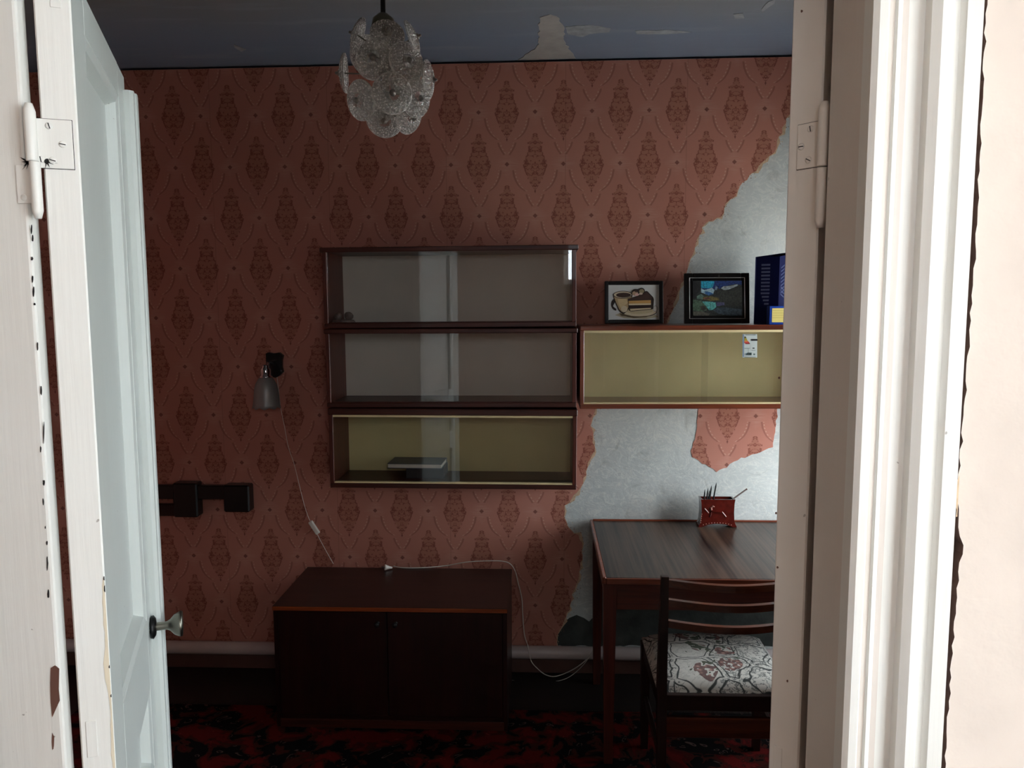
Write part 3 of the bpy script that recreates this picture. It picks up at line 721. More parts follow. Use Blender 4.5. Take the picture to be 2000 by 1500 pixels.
# grease spread around the knuckle joint: a smear with thin runs
def smear(cx, cy, rr, runs, seed, to3, d3, parent, local):
    rnd = random.Random(seed); b = MB()
    pts = [to3(cx + rr*rnd.uniform(0.6, 1.1)*math.cos(2*math.pi*i/14), cy + rr*rnd.uniform(0.5, 0.9)*math.sin(2*math.pi*i/14)) for i in range(14)]
    b.prism(pts, d3)
    for (dx, dy, wd) in runs:
        L = math.hypot(dx, dy); nx, ny = -dy/L*wd, dx/L*wd
        b.prism([to3(cx+nx, cy+ny), to3(cx+dx*0.55+nx*0.5, cy+dy*0.55+ny*0.9), to3(cx+dx, cy+dy), to3(cx+dx*0.5-nx*0.6, cy+dy*0.5-ny*0.6), to3(cx-nx, cy-ny)], d3)
    b.build('grease_stain', M['grime'], parent, local)
smear(56, 317, 6, [(-17,-10,2.2),(-14,-1,1.6),(-10,8,1.4),(-4,13,1.2),(-12,14,0.8),(2,9,1.5)], 3, lambda x, y: P(x, y, LPY-0.0018), Vector((0,-0.0005,0)), t4, False)
smear(92, 316, 7, [(6,12,2.0),(14,6,1.4),(-3,14,1.5),(12,-4,1.2),(22,4,0.8)], 4, lambda x, y: Vector((-0.0024,)+edge_yz(doorL, x, y, 1)), Vector((-0.0005,0,0)), doorL, True)

# right hinge
def eyz(px, py): return edge_yz(doorR, px, py, 1)
e0 = eyz(1557, 332); e1 = eyz(1603, 236)
yA, yB = sorted((e0[0], e1[0])); zA, zB = sorted((e0[1], e1[1])); hz = zB-zA
yA = max(yA, 0.0)
plate(doorR, 1, (yA-0.001, zA), (yB, zB), M['paint_warm'], 'hinge_plate', 0.002)
ring_gap(doorR, yA, zA, yB, zB, M['chip_dark'])
screws(doorR, 1, [(yA+0.40*(yB-yA), zB-0.14*hz, R(80)), (yA+0.80*(yB-yA), za+0.50*hz if False else zA+0.50*hz, R(0)), (yA+0.45*(yB-yA), zA+0.18*hz, R(30))], 0.0045, M['paint_warm'])
kR = Vector((-0.004, -0.006, 0))
z1_, z2_, z3_ = eyz(1612, 200)[1], eyz(1606, 326)[1], eyz(1598, 446)[1]
def knuckleR(z0, z1, r, tip):
    o_ = knuckle(doorR, kR, z0, z1, r, tip); o_.data.materials[0] = M['paint_warm']
knuckleR(z2_, z1_, 0.0075, 1); knuckleR(z3_, z2_-0.002, 0.0075, -1)
plate(doorR, 1, eyz(1510, 1520), eyz(1528, 1462), M['paint_warm'])
for (px_, py_) in ((1522,738),(1516,1002),(1519,1108),(1538,1330),(1566,22)):
    y_, z_ = eyz(px_, py_)
    pts = [(y_+0.0016*math.cos(a)*random.Random(px_+int(a*9)).uniform(0.6,1.2), z_+0.0018*math.sin(a)) for a in [k*math.pi/4 for k in range(8)]]
    edge_chip(doorR, 1, pts, M['chip'], 'paint_chip')

# ================================================================ SHELVES
SF = 3.215            # front plane of the hanging shelves
SB = WALL_Y-0.006
def plane_fit(px, py): p = P(px, py, SF); return p.x, p.z
def hanging_shelf(label, quad, wood_h, wood_v, back, track, over, pane_split, tb=0.020, bb=0.020, sb=0.017):
    """quad: photograph corners TL, TR, BR, BL of the front outline"""
    c = [P(x, y, SF) for x, y in quad]
    wdt = ((c[1]-c[0]).length + (c[2]-c[3]).length)/2; hgt = ((c[3]-c[0]).length + (c[2]-c[1]).length)/2
    ang = math.atan2(((c[2].z-c[3].z)+(c[1].z-c[0].z))/2, wdt)
    mid = (c[0]+c[1]+c[2]+c[3])/4
    M4 = Matrix.Translation((mid.x, SF, mid.z)) @ Matrix.Rotation(-ang, 4, 'Y') @ Matrix.Translation((0, 0, -hgt/2))
    root = thing('hanging_shelf', label, 'shelf', M=M4, group='glazed hanging shelves on the back wall')
    dep = SB-SF; hw = wdt/2
    bx = lambda x0, x1, y0, y1, z0, z1, bv=0.0015: MB().box((x0,y0,z0),(x1,y1,z1), bv)
    bx(-hw-over, hw+over, -0.004*(over > 0), dep, hgt-tb, hgt, 0.003).build('top_board', wood_h, root, True)
    bx(-hw, hw, 0, dep, 0, bb, 0.002).build('bottom_board', wood_h, root, True)
    for s in (-1, 1):
        bx(s*hw, s*(hw-sb), 0.0005, dep, bb, hgt-tb).build('side_panel', wood_v, root, True)
    bx(-hw+sb, hw-sb, dep-0.006, dep-0.001, bb, hgt-tb, 0).build('back_panel', back, root, True)
    z0, z1 = bb, hgt-tb; x0, x1 = -hw+sb, hw-sb
    if track:
        bx(x0, x1, 0.002, 0.024, z1-0.010, z1, 0.001).build('upper_track', M['track'], root, True)
        bx(x0, x1, 0.002, 0.024, z0, z0+0.006, 0.001).build('lower_track', M['track'], root, True)
        z0 += 0.004; z1 -= 0.006
    else:
        bx(x0, x1, 0.004, 0.024, z0, z0+0.004, 0.001).build('lower_track', wood_h, root, True)
    xs = x0 + (x1-x0)*pane_split
    bx(x0+0.001, xs+0.012, 0.007, 0.011, z0+0.001, z1-0.001, 0).build('glass_pane', M['glass'], root, True)
    bx(xs-0.012, x1-0.001, 0.015, 0.019, z0+0.001, z1-0.001, 0).build('glass_pane', M['glass'], root, True)
    return root, hw, hgt, dep, M4
sh1 = hanging_shelf('topmost of the three stacked glazed shelves, dark mahogany with overhanging top board', [(628,484),(1126,477.5),(1125,638),(634,641)], M['mahogany'], M['mahogany_v'], M['back_grey'], False, 0.010, 0.5)
sh2 = hanging_shelf('middle of the three stacked glazed shelves, empty, without cream tracks', [(633.5,643),(1126,640.5),(1125.5,796),(640,795.5)], M['mahogany'], M['mahogany_v'], M['back_grey'], False, 0.005, 0.5)
sh3 = hanging_shelf('lowest of the three stacked glazed shelves, with cream tracks and books inside', [(641,798),(1126.5,800),(1126,957),(646,952)], M['mahogany'], M['mahogany_v'], M['back_yellow'], True, 0.003, 0.5, 0.027)
sh4 = hanging_shelf('wide glazed shelf above the desk with yellowed back and cream tracks', [(1132,636),(1690,634),(1680,798),(1133.5,799)], M['mahogany_red'], M['mahogany_red_v'], M['back_yellow'], True, 0.0, 0.445)

# energy sticker on the right shelf's glass
def flat_art(name, parent, items, to3, nrm, local=False, var=0.06, scale=60):
    """flat print: polygons (pts, colour) stacked in layers of 0.05 mm"""
    b = MB(); mats = []; idx = {}
    for k, (pts, c_, *lay) in enumerate(items):
        if c_ not in idx:
            idx[c_] = len(mats); mats.append(plain('print_%02x%02x%02x' % c_, c_, 0.6, var=var, scale=scale))
        h = 0.00012*(lay[0] if lay else k+1)
        bb = bmesh.new(); vv_ = [bb.verts.new(to3(x, y) + nrm*h) for x, y in pts]
        f = bb.faces.new(vv_); bmesh.ops.triangulate(bb, faces=[f], ngon_method='EAR_CLIP')
        b.bm(bb, idx[c_])
    return b.build(name, mats, parent, local)
def rect(x0, y0, x1, y1): return [(x0,y0),(x1,y0),(x1,y1),(x0,y1)]
r4, hw4, hg4, dp4, M44 = sh4
inv4 = M44.inverted()
st = thing('energy_sticker', 'small white energy rating sticker on the glass above the desk', 'sticker', loc=P(1467, 696, SF+0.007))
wh = (196, 204, 200)
T = lambda x, y: P(1435 + x/21.43, 640 + y/21.43, SF+0.0066)
MB().prism([T(320,270), T(940,270), T(940,1250), T(320,1250)], (0, -0.0003, 0)).build('label_paper', plain('sticker_paper', wh, 0.5, var=0.03), st)
flat_art('label_print', st, [
    (rect(330,280,390,1220), (120,140,160)), (rect(440,290,880,315), (90,100,100)),
    ([(400,370),(465,370),(490,440),(400,440)], (70,80,10)), ([(400,445),(492,445),(530,535),(400,535)], (170,150,20)),
    ([(400,540),(545,540),(580,585),(400,585)], (206,120,30)), ([(400,590),(590,590),(625,640),(400,640)], (196,50,40)), ([(440,645),(628,645),(628,685),(440,685)], (130,20,20)),
    ([(655,515),(700,470),(950,470),(950,550),(700,550)], (12,12,12)), (rect(640,600,645,1000), (110,120,116)), (rect(400,850,640,868), (110,125,116)), (rect(560,868,575,1040), (110,125,116)),
    (rect(740,835,825,880), (30,36,32)), (rect(690,940,870,955), (100,112,108)), (rect(555,1045,700,1150), (20,48,44)), (rect(770,1080,850,1145), (90,108,104)), ([(440,1060),(520,1060),(470,1100),(520,1150),(440,1150),(460,1100)], (120,140,145)), (rect(400,1222,880,1238), (70,92,90))],
    T, Vector((0, -1, 0)) , False).location = (0, -0.0004, 0)

# ================================================================ ON AND IN THE SHELVES
sz4 = (M44 @ Vector((0, 0, hg4))).z       # top surface of the right shelf
def frame(label, x0, y0, x1, y1, Yb, border, lean, inner_fillet, art, mat_col, group='picture frames on the shelf'):
    p0 = P(x0, y1, Yb); p1 = P(x1, y1, Yb); wd = (p1.x-p0.x); ht = P((x0+x1)/2, y0, Yb).z - P((x0+x1)/2, y1, Yb).z
    Mf = Matrix.Translation(((p0.x+p1.x)/2, Yb, sz4 + 0.0005 + 0.014*math.sin(lean))) @ Matrix.Rotation(-lean, 4, 'X')
    root = thing('picture_frame', label, 'picture frame', M=Mf, group=group)
    ht /= math.cos(lean); hw = wd/2
    for (a, b_, c_, d_) in ((-hw, -hw+border, 0, ht), (hw-border, hw, 0, ht), (-hw+border, hw-border, 0, border), (-hw+border, hw-border, ht-border, ht)):
        MB().box((a, -0.014, c_), (b_, 0.004, d_), 0.0025).build('frame_bar', M['black'], root, True)
    MB().box((-hw+0.003, 0.0, 0.003), (hw-0.003, 0.003, ht-0.003)).build('back_board', M['black'], root, True)
    MB().box((-hw+border-0.001, -0.004, border-0.001), (hw-border+0.001, 0.0, ht-border+0.001)).build('mount', mat_col, root, True)
    if inner_fillet:
        e = border*0.55
        for k, (a, b_, c_, d_) in enumerate(((-hw+e, -hw+e+0.0035, e, ht-e), (hw-e-0.003, hw-e, e, ht-e), (-hw+e, hw-e, e, e+0.002), (-hw+e, hw-e, ht-e-0.002, ht-e))):
            MB().box((a, -0.0165, c_), (b_, -0.013, d_), 0.0008).build('silver_fillet', M['silver'], root, True)
    art(root, hw, ht, border)
    return root
def art_cake(root, hw, ht, bd):
    # drawing coordinates: the photograph zoom of the picture, 265..1665 by 250..1235
    w_ = 2*(hw-bd); h_ = ht-2*bd
    T = lambda x, y: Vector((-hw+bd + (x-265)/1400.0*w_, -0.0041, bd + (1235-y)/985.0*h_))
    ell = lambda cx, cy, rx, ry, n=28, a0=0, a1=360: [(cx+rx*math.cos(R(a0+(a1-a0)*i/n)), cy+ry*math.sin(R(a0+(a1-a0)*i/n))) for i in range(n + (0 if a1-a0 == 360 else 1))]
    ink = (40,26,18); tan = (176,150,110); lt = (206,190,160); dk = (58,34,24); cream = (214,196,160)
    handle = ell(480, 800, 145, 175, 20, 90, 270) + list(reversed(ell(480, 800, 95, 125, 20, 90, 270)))
    items = [
        ([(440,1100),(620,1020),(1500,1060),(1640,1150),(1300,1215),(700,1190)], (178,166,138)),
        (ell(1110, 1010, 490, 150), ink), (ell(1110, 1000, 475, 138), lt), (ell(1110, 975, 380, 95), (190,172,136)),
        (ell(1560, 920, 70, 90), (168,166,158)), (ell(1550, 920, 48, 66), (206,204,196)),
        (handle, ink),
        ([(392,530),(930,530),(905,700),(860,860),(780,990),(700,1060),(620,1040),(545,960),(470,800),(420,650)], ink),
        ([(420,580),(905,580),(880,700),(840,850),(760,970),(690,1030),(630,1010),(565,940),(500,800),(450,680)], tan),
        ([(520,650),(760,640),(800,760),(700,830),(600,900),(540,780)], (202,178,134)),
        (ell(660, 525, 268, 108), ink), (ell(660, 525, 245, 92), lt), (ell(680, 535, 205, 68), dk),
        (ell(700, 930, 90, 90), lt),
        ([(800,640),(1060,560),(1300,420),(1345,430),(1500,600),(1520,660),(1500,930),(1460,945),(870,1000),(830,960)], ink),
        ([(820,640),(1080,580),(1310,450),(1470,600),(1440,660),(820,680)], (66,40,30)),
        ([(820,700),(1435,680),(1435,770),(820,775)], (196,150,84)), ([(820,778),(1435,772),(1435,815),(822,825)], cream),
        ([(845,835),(1435,825),(1435,895),(855,915)], (52,30,22)), ([(858,925),(1435,900),(1430,930),(870,985)], cream),
        (ell(1010, 460, 110, 95), ink), (ell(1180, 420, 90, 85), ink), (ell(1000, 490, 82, 62), (170,140,112)), (ell(1180, 430, 68, 62), (150,136,104)), (ell(1050, 525, 55, 40), (214,170,160)), (ell(1030, 430, 40, 30), (70,48,38)), (ell(1160, 500, 50, 30), (206,180,160)),
        ([(560,1045),(1000,1150),(1400,1120),(1470,1080),(1300,1165),(950,1180),(640,1110)], (96,76,48))]
    flat_art('print', root, items, T, Vector((0, -1, 0)), True)
def art_lake(root, hw, ht, bd):
    T = lambda x, y: Vector((-hw + (x-140)/1645.0*2*hw, -0.0142, (1390-y)/1285.0*ht))
    items = [
        (rect(352,305,1590,1200), (44,48,44)),
        ([(560,310),(1590,310),(1590,420),(1420,390),(1150,450),(1020,520),(930,420),(860,520),(560,520)], (24,52,110)),
        ([(565,312),(900,312),(880,420),(830,500),(560,490)], (30,150,178)),
        ([(560,490),(640,540),(760,510),(830,480),(900,540),(860,650),(700,660),(560,600)], (150,176,184)),
        ([(660,570),(780,590),(880,640),(760,680),(660,640)], (44,92,140)),
        ([(900,540),(930,430),(985,470),(960,540)], (120,140,164)),
        ([(1060,500),(1130,445),(1290,440),(1480,395),(1500,430),(1380,480),(1260,530),(1150,550)], (150,160,160)),
        ([(1000,560),(1150,540),(1300,580),(1590,480),(1590,960),(1200,960),(1000,820),(960,660)], (52,54,46)),
        ([(450,700),(560,640),(640,700),(600,780),(450,770)], (84,110,96)),
        ([(600,720),(800,700),(1000,740),(1020,800),(800,820),(600,770)], (104,92,44)), ([(620,740),(760,730),(790,770),(640,775)], (112,62,54)),
        ([(352,790),(560,810),(700,900),(700,1060),(560,1100),(352,1060)], (72,96,74)),
        ([(580,830),(800,840),(920,860),(940,980),(850,1050),(760,1060),(690,930)], (88,168,160)),
        ([(930,850),(1140,860),(1150,930),(950,960)], (74,74,104)),
        ([(850,1060),(950,990),(1200,990),(1590,1040),(1590,1195),(1250,1195),(1000,1150)], (66,80,88)),
        ([(352,1090),(560,1080),(780,1150),(740,1195),(352,1195)], (84,82,70)), ([(540,960),(640,940),(690,1020),(620,1080),(550,1040)], (54,50,40)),
        ([(352,310),(520,330),(560,520),(450,660),(440,760),(352,760)], (26,24,24))]
    flat_art('print', root, items, T, Vector((0, -1, 0)), True, 0.55, 150)
frame('small black framed picture of a coffee cup with cake', 1181, 550, 1295, 633, 3.375, 0.0165, R(9), False, art_cake, plain('picture_paper', (206, 206, 202), 0.6, var=0.03))
frame('black and silver framed picture of a mountain lake', 1336, 533, 1463, 631.5, 3.36, 0.036, R(8), True, art_lake, M['black'])

# slotted blue magazine holder, corner towards the room
rt = thing('magazine_holder', 'tall navy blue slotted magazine holder standing on the right shelf', 'file holder', M=rotm((P(1519, 632, 3.29).x, 3.29, sz4+0.0008), R(0)))
hh = P(1500, 500, 3.30).z - sz4
A_ = Vector((P(1472, 632, 3.34).x - P(1519, 632, 3.29).x, 0.05, 0)); B_ = Vector((0.10, 0.018, 0))
def wallpanel(a, b_, z0, z1a, z1b, th, name, mat):
    a = Vector(a); b_ = Vector(b_); n_ = (b_-a).cross(Vector((0,0,1))).normalized()*th
    return MB().prism([a+Vector((0,0,z0)), b_+Vector((0,0,z0)), b_+Vector((0,0,z1b)), a+Vector((0,0,z1a))], n_).build(name, mat, rt, True)
O_ = Vector((0,0,0)); C_ = A_+B_
wallpanel(A_, O_, 0, hh-0.002, hh-0.004, -0.003, 'front_panel', M['navy'])
wallpanel(O_, B_, 0, hh-0.004, hh+0.02, -0.003, 'side_panel', M['navy'])
wallpanel(B_, C_, 0, hh+0.02, hh+0.012, -0.003, 'back_panel', M['navy'])
wallpanel(C_, A_, 0, hh+0.012, hh-0.002, -0.003, 'side_panel', M['navy'])
n_ = (O_-A_).cross(Vector((0,0,1))).normalized()
for i in range(12):
    z = hh*(0.885 - 0.052*i); f0, f1 = (0.26, 0.62) if i < 9 else (0.26+0.05*(i-8), 0.60)
    p0 = A_.lerp(O_, f0); p1 = A_.lerp(O_, f1); q = n_*0.0006
    MB().prism([p0+Vector((0,0,z))+q, p1+Vector((0,0,z))+q, p1+Vector((0,0,z-0.0075))+q, p0+Vector((0,0,z-0.0075))+q], -n_*0.0010).build('slot_light', M['slot_light'], rt, True)
n2_ = (B_-O_).cross(Vector((0,0,1))).normalized()
for i in range(11):
    z = hh*(0.90 - 0.052*i); p0 = O_.lerp(B_, 0.08); p1 = O_.lerp(B_, 0.55); q = n2_*0.0006; s_ = -0.02 if i > 7 else 0.02
    MB().prism([p0+Vector((0,0,z-s_))+q, p1+Vector((0,0,z+s_))+q, p1+Vector((0,0,z+s_-0.005))+q, p0+Vector((0,0,z-s_-0.005))+q], -n2_*0.0010).build('slot_light', M['slot_light_dim'], rt, True)
# little blue box with yellow notes
nb_ = thing('note_box', 'small bright blue note box with yellow ruled paper in front of the holder', 'note box', loc=(P(1528, 634, 3.235).x, 3.245, sz4+0.0005))
q0 = P(1501, 634, 3.235); q1 = P(1556, 597, 3.235); zt = q1.z - (q0.z - sz4)
MB().box((q0.x, 3.228, sz4+0.0005), (q1.x, 3.268, zt), 0.002).build('box', M['blue'], nb_)
MB().box((q0.x+0.011, 3.2272, sz4+0.011), (q1.x-0.011, 3.2285, zt-0.009), 0).build('paper', M['note'], nb_)
for k in range(4):
    z = zt-0.018-0.010*k; MB().box((q0.x+0.013, 3.2268, z), (q1.x-0.015, 3.2274, z-0.0009)).build('ruling', M['note_line'], nb_)

# inside the shelves: trinket and the two books
r1, hw1, hg1, dp1, M41 = sh1
tp = M41 @ Vector((-hw1+0.062, 0.075, 0.0205))
tk = thing('trinket', 'small dark shell trinket in the left corner of the topmost shelf', 'trinket', M=Matrix.Translation(tp) @ Matrix.Scale(1.3, 4))
MB().lathe([(0.0001,0),(0.030,0),(0.034,0.004),(0.030,0.010),(0.012,0.012),(0.0001,0.012)], 14, Matrix.Diagonal((1.2,0.7,1,1))).build('base', M['trinket'], tk, True)
for k, (dx, sc, ry) in enumerate(((-0.012, 1.0, -25), (0.014, 1.15, 20))):
    Mq = Matrix.Translation((dx, 0, 0.010)) @ Matrix.Rotation(R(ry), 4, 'Y') @ Matrix.Diagonal((sc, 0.45*sc, sc, 1))
    MB().lathe([(0.003,0),(0.010,0.004),(0.014,0.012),(0.012,0.019),(0.005,0.023),(0.0001,0.024)], 12, Mq).build('shell_half', M['trinket'], tk, True)
r3, hw3, hg3, dp3, M43 = sh3
fl = (M43 @ Vector((0, 0, 0.0205))).z
def book(label, xa, xb, Y0, Y1, z0, th, cover, rot, pages):
    xm = (xa+xb)/2; root = thing('book', label, 'book', M=rotm((xm, (Y0+Y1)/2, z0), rot), group='books in the lowest shelf')
    h, d = (xb-xa)/2, (Y1-Y0)/2
    MB().box((-h+0.003, -d+0.003, 0.002), (h-0.003, d-0.001, th-0.002)).build('pages', pages, root, True)
    MB().box((-h, -d, 0), (h, d, 0.0025), 0.0008).build('cover_board', cover, root, True)
    MB().box((-h, -d, th-0.0025), (h, d, th), 0.0008).build('cover_board', cover, root, True)
    MB().box((-h, d-0.002, 0), (h, d+0.001, th), 0.001).build('spine', cover, root, True)
    return root
xa = P(800, 915, 3.31).x; xb = P(866, 915, 3.31).x
lowth = P(812, 914, 3.315).z - fl
book('black thick book lying under the grey notebook', P(792,915,3.32).x, P(867,915,3.32).x, 3.315, 3.455, fl, max(0.02, lowth), M['cover_dark'], R(0), M['page_dark'])
book('grey notebook lying on top of the black book', P(757,913,3.30).x, P(864,913,3.30).x, 3.30, 3.45, fl+max(0.02, lowth)+0.0003, 0.021, M['cover'], R(-2), M['page'])

# ================================================================ CHANDELIER
CY = 2.0
cc_ = P(752, 148, CY)
ch = thing('chandelier', 'ceiling chandelier clustered with round pressed glass discs', 'chandelier', loc=(cc_.x, CY, cc_.z))
ct = ceil_z(cc_.x) - cc_.z
rodx = P(748, 10, CY).x - cc_.x
MB().tube([(rodx, 0, 0.13), (rodx, 0, ct-0.03)], 0.0065, 12).build('rod', M['black'], ch, True)
MB().lathe([(0.0065, ct-0.055),(0.02, ct-0.05),(0.045, ct-0.02),(0.05, ct),(0.0001, ct)], 20, Matrix.Translation((rodx,0,0))).build('ceiling_cup', M['black'], ch, True)
MB().lathe([(0.0001,0.15),(0.012,0.15),(0.026,0.138),(0.03,0.12),(0.02,0.10),(0.012,0.09),(0.012,-0.06),(0.02,-0.07),(0.001,-0.08)], 16, Matrix.Translation((rodx,0,0))).build('stem', M['brass'], ch, True)
def disc_mesh():
    b = MB(); n, rad = 72, 0.050; vs_, fs_ = [], []
    rings = [0.0, 0.06, 0.12, 0.18, 0.26, 0.34, 0.42, 0.50, 0.58, 0.66, 0.74, 0.82, 0.90, 0.96, 1.0]
    for side in (1, -1):
        base_ = len(vs_)
        for j, q in enumerate(rings):
            for i in range(n):
                a = 2*math.pi*i/n
                dome = 0.012*(1-q*q)                       # shallow saucer
                e = 0.0
                if side > 0:
                    if 0.36 < q < 0.94: e = 0.0020*(1 if (i//2 + j) % 2 else -1)
                    if q < 0.2: e = 0.006*math.cos(q/0.2*math.pi/2)
                z = dome + e + (0.0022 if side > 0 else -0.0022)
                if q >= 0.95: z = dome + side*(0.0032 if q < 0.99 else 0.0014)
                vs_.append((rad*q*math.cos(a), rad*q*math.sin(a), z))
        for j in range(len(rings)-1):
            for i in range(n):
                k = (i+1) % n; f = (base_+j*n+i, base_+(j+1)*n+i, base_+(j+1)*n+k, base_+j*n+k)
                fs_.append(f if side > 0 else tuple(reversed(f)))
    b.add(vs_, fs_, 0, False); return b
proto = None; wire0 = None
# (offset in the picture from the cluster centre in px, depth -1..1 towards the viewer, radius scale)
discs = [(5,-84,0.55,0.86),(-56,-80,0.05,0.9),(56,-74,0.05,0.9),(-21,-33,0.95,1.0),(44,-28,0.78,0.98),(-82,-5,0.12,0.96),(87,8,0.12,0.96),(14,34,1.15,0.98),(-50,48,0.72,0.98),(64,44,0.62,0.94),(-1,86,0.62,0.92),(50,80,0.38,0.9),
         (-35,-40,-0.8,1.0),(40,0,-0.9,1.0),(-20,60,-0.75,1.0)]
pxm = 1500.0/2.06
for k, (dx, dy, dep, sc) in enumerate(discs):
    p = P(752+dx, 148+dy, CY-dep*0.085) - WM[ch].translation; nrm = Vector((p.x*1.1, p.y*1.35, p.z*0.30)).normalized()
    Mr = nrm.to_track_quat('Z', 'Y').to_matrix().to_4x4()
    Md = Matrix.Translation(p - nrm*0.006) @ Mr @ Matrix.Diagonal((sc, sc, 1, 1))
    if proto is None:
        proto = disc_mesh().build('glass_disc', M['pressed'], ch, True); proto.matrix_basis = Md; d_ = proto
        wp = MB().lathe([(0.0001,0.0265),(0.003,0.0255),(0.0045,0.0225),(0.0035,0.0200),(0.008,0.0185),(0.0085,0.0165),(0.0001,0.0155)], 14).build('boss', M['boss'], proto, True); wire0 = wp
    else:
        d_ = copy_part(proto, ch, Md); copy_part(wire0, d_)
    MB().tube([(rodx, 0, p.z*0.55), p - nrm*0.004], 0.0018, 6).build('arm', M['brass'], ch, True)

# ================================================================ WALL LAMP
lx = P(537, 712, WALL_Y); LY = WALL_Y-0.0018
wl = thing('wall_lamp', 'wall lamp with smoked glass bell shade on a dark wooden plaque', 'wall lamp', loc=(lx.x, LY, lx.z))
pq = [(522,690),(527,688),(537,690),(548,688),(555,694),(553,704),(553,716),(555,726),(549,733),(541,737),(533,735),(524,729),(521,720),(523,708)]
MB().prism([P(x, y, LY) for x, y in pq], (0, -0.020, 0)).build('plaque', M['black'], wl)
sx = P(519, 712, LY-0.085); shz = P(516, 738, LY-0.085)
MB().tube(smooth_curve([(lx.x, LY-0.018, lx.z), (lx.x-0.01, LY-0.05, lx.z+0.012), (sx.x+0.008, LY-0.08, lx.z+0.006), (sx.x, LY-0.085, lx.z-0.012)]), 0.006, 10).build('arm', M['chrome'], wl)
zc = P(519, 726, LY-0.085).z
cup = MB().lathe([(0.0001,0.034),(0.012,0.033),(0.017,0.026),(0.017,0.018),(0.023,0.014),(0.024,0.004),(0.024,-0.016),(0.031,-0.02),(0.031,-0.026),(0.02,-0.028)], 24, Matrix.Translation((sx.x-0.002, LY-0.085, zc))).build('socket_cup', M['chrome'], wl)
b = MB(); n = 36; pr = [(0.024,-0.022),(0.034,-0.034),(0.046,-0.055),(0.053,-0.085),(0.056,-0.12),(0.058,-0.150),(0.062,-0.163)]
vs_, fs_ = [], []
for off in (0, 0.0025):
    for j, (r_, z_) in enumerate(pr):
        for i in range(n):
            a = 2*math.pi*i/n; sc = 1 + (0.035*math.cos(9*a) if j >= 5 else 0)
            vs_.append((sx.x-0.002+(r_-off)*sc*math.cos(a), LY-0.085+(r_-off)*sc*math.sin(a), zc + z_ - (0.004*math.cos(9*a) if j == len(pr)-1 else 0)))
m_ = len(pr)*n
for o_ in (0, 1):
    for j in range(len(pr)-1):
        for i in range(n):
            k = (i+1) % n; f = (o_*m_+j*n+i, o_*m_+j*n+k, o_*m_+(j+1)*n+k, o_*m_+(j+1)*n+i); fs_.append(f if o_ else tuple(reversed(f)))
for i in range(n):
    k = (i+1) % n; j = len(pr)-1; fs_.append((j*n+i, j*n+k, m_+j*n+k, m_+j*n+i))
b.add(vs_, fs_, 0, True).build('shade', M['frost'], wl)
YC = WALL_Y-0.006
cpts = [P(x, y, YC) for x, y in [(541,735),(544,760),(548,795),(556,835),(563,872),(574,905),(584,945),(594,985),(603,1012),(609,1022),(616,1036),(626,1056),(638,1078),(651,1101)]]
cord = MB().tube(smooth_curve(cpts, 6), 0.0014, 6).build('cord', M['plastic_white'], wl)
a_, b__ = P(606, 1018, YC), P(622, 1042, YC); dv = (b__-a_)
Mx = Matrix.Translation((a_+b__)/2) @ Matrix.Rotation(math.atan2(dv.x, -dv.z), 4, 'Y').inverted()
sw = MB().box((-0.011, -0.010, -dv.length/2), (0.011, 0.004, dv.length/2), 0.004, M=Mx, seg=2).build('switch', M['plastic_white'], cord)
# dark rail on the wall by the door
rl = thing('wall_rail', 'dark wooden rail with two blocks on the dim wall behind the left door', 'wall rail', loc=P(390, 975, WALL_Y))
pa = P(240, 950, WALL_Y-0.05); pb = P(486, 955, WALL_Y-0.05)
MB().box((pa.x, WALL_Y-0.055, P(390,975,WALL_Y-.05).z), (pb.x, WALL_Y-0.025, P(390,948,WALL_Y-.05).z), 0.004).build('rail_bar', M['black'], rl)
for (x0, x1, y0, y1) in ((340,384,944,1010),(438,486,948,1000)):
    q0 = P(x0, y1, WALL_Y-0.06); q1 = P(x1, y0, WALL_Y-0.06)
    MB().box((q0.x, WALL_Y-0.065, q0.z), (q1.x, LY, q1.z), 0.006).build('block', M['black'], rl)
MB().box((pa.x, WALL_Y-0.03, P(300,1008,WALL_Y-.03).z), (P(350,1008,WALL_Y-.03).x, LY, P(300,985,WALL_Y-.03).z), 0.003).build('lower_bar', M['cab'], rl)

# ================================================================ HEATING PIPE
pz = (P(1080, 1262, WALL_Y-0.035).z + P(1080, 1286, WALL_Y-0.035).z)/2; pr_ = (P(1080, 1262, WALL_Y-0.035).z - P(1080, 1286, WALL_Y-0.035).z)/2
hp = thing('heating_pipe', 'long pinkish white heating pipe along the foot of the wall', 'pipe', loc=(0, WALL_Y-0.035, pz))
MB().tube([(XL+0.002, WALL_Y-0.037, pz), (XR-0.002, WALL_Y-0.037, pz)], pr_, 20).build('pipe', M['pipe'], hp)
for x in (-1.2, 0.9, 1.5):
    MB().tube([(x, WALL_Y-0.037, pz-pr_*0.9), (x, WALL_Y-0.001, pz-pr_*0.9)], 0.006, 8).build('bracket', M['iron'], hp)

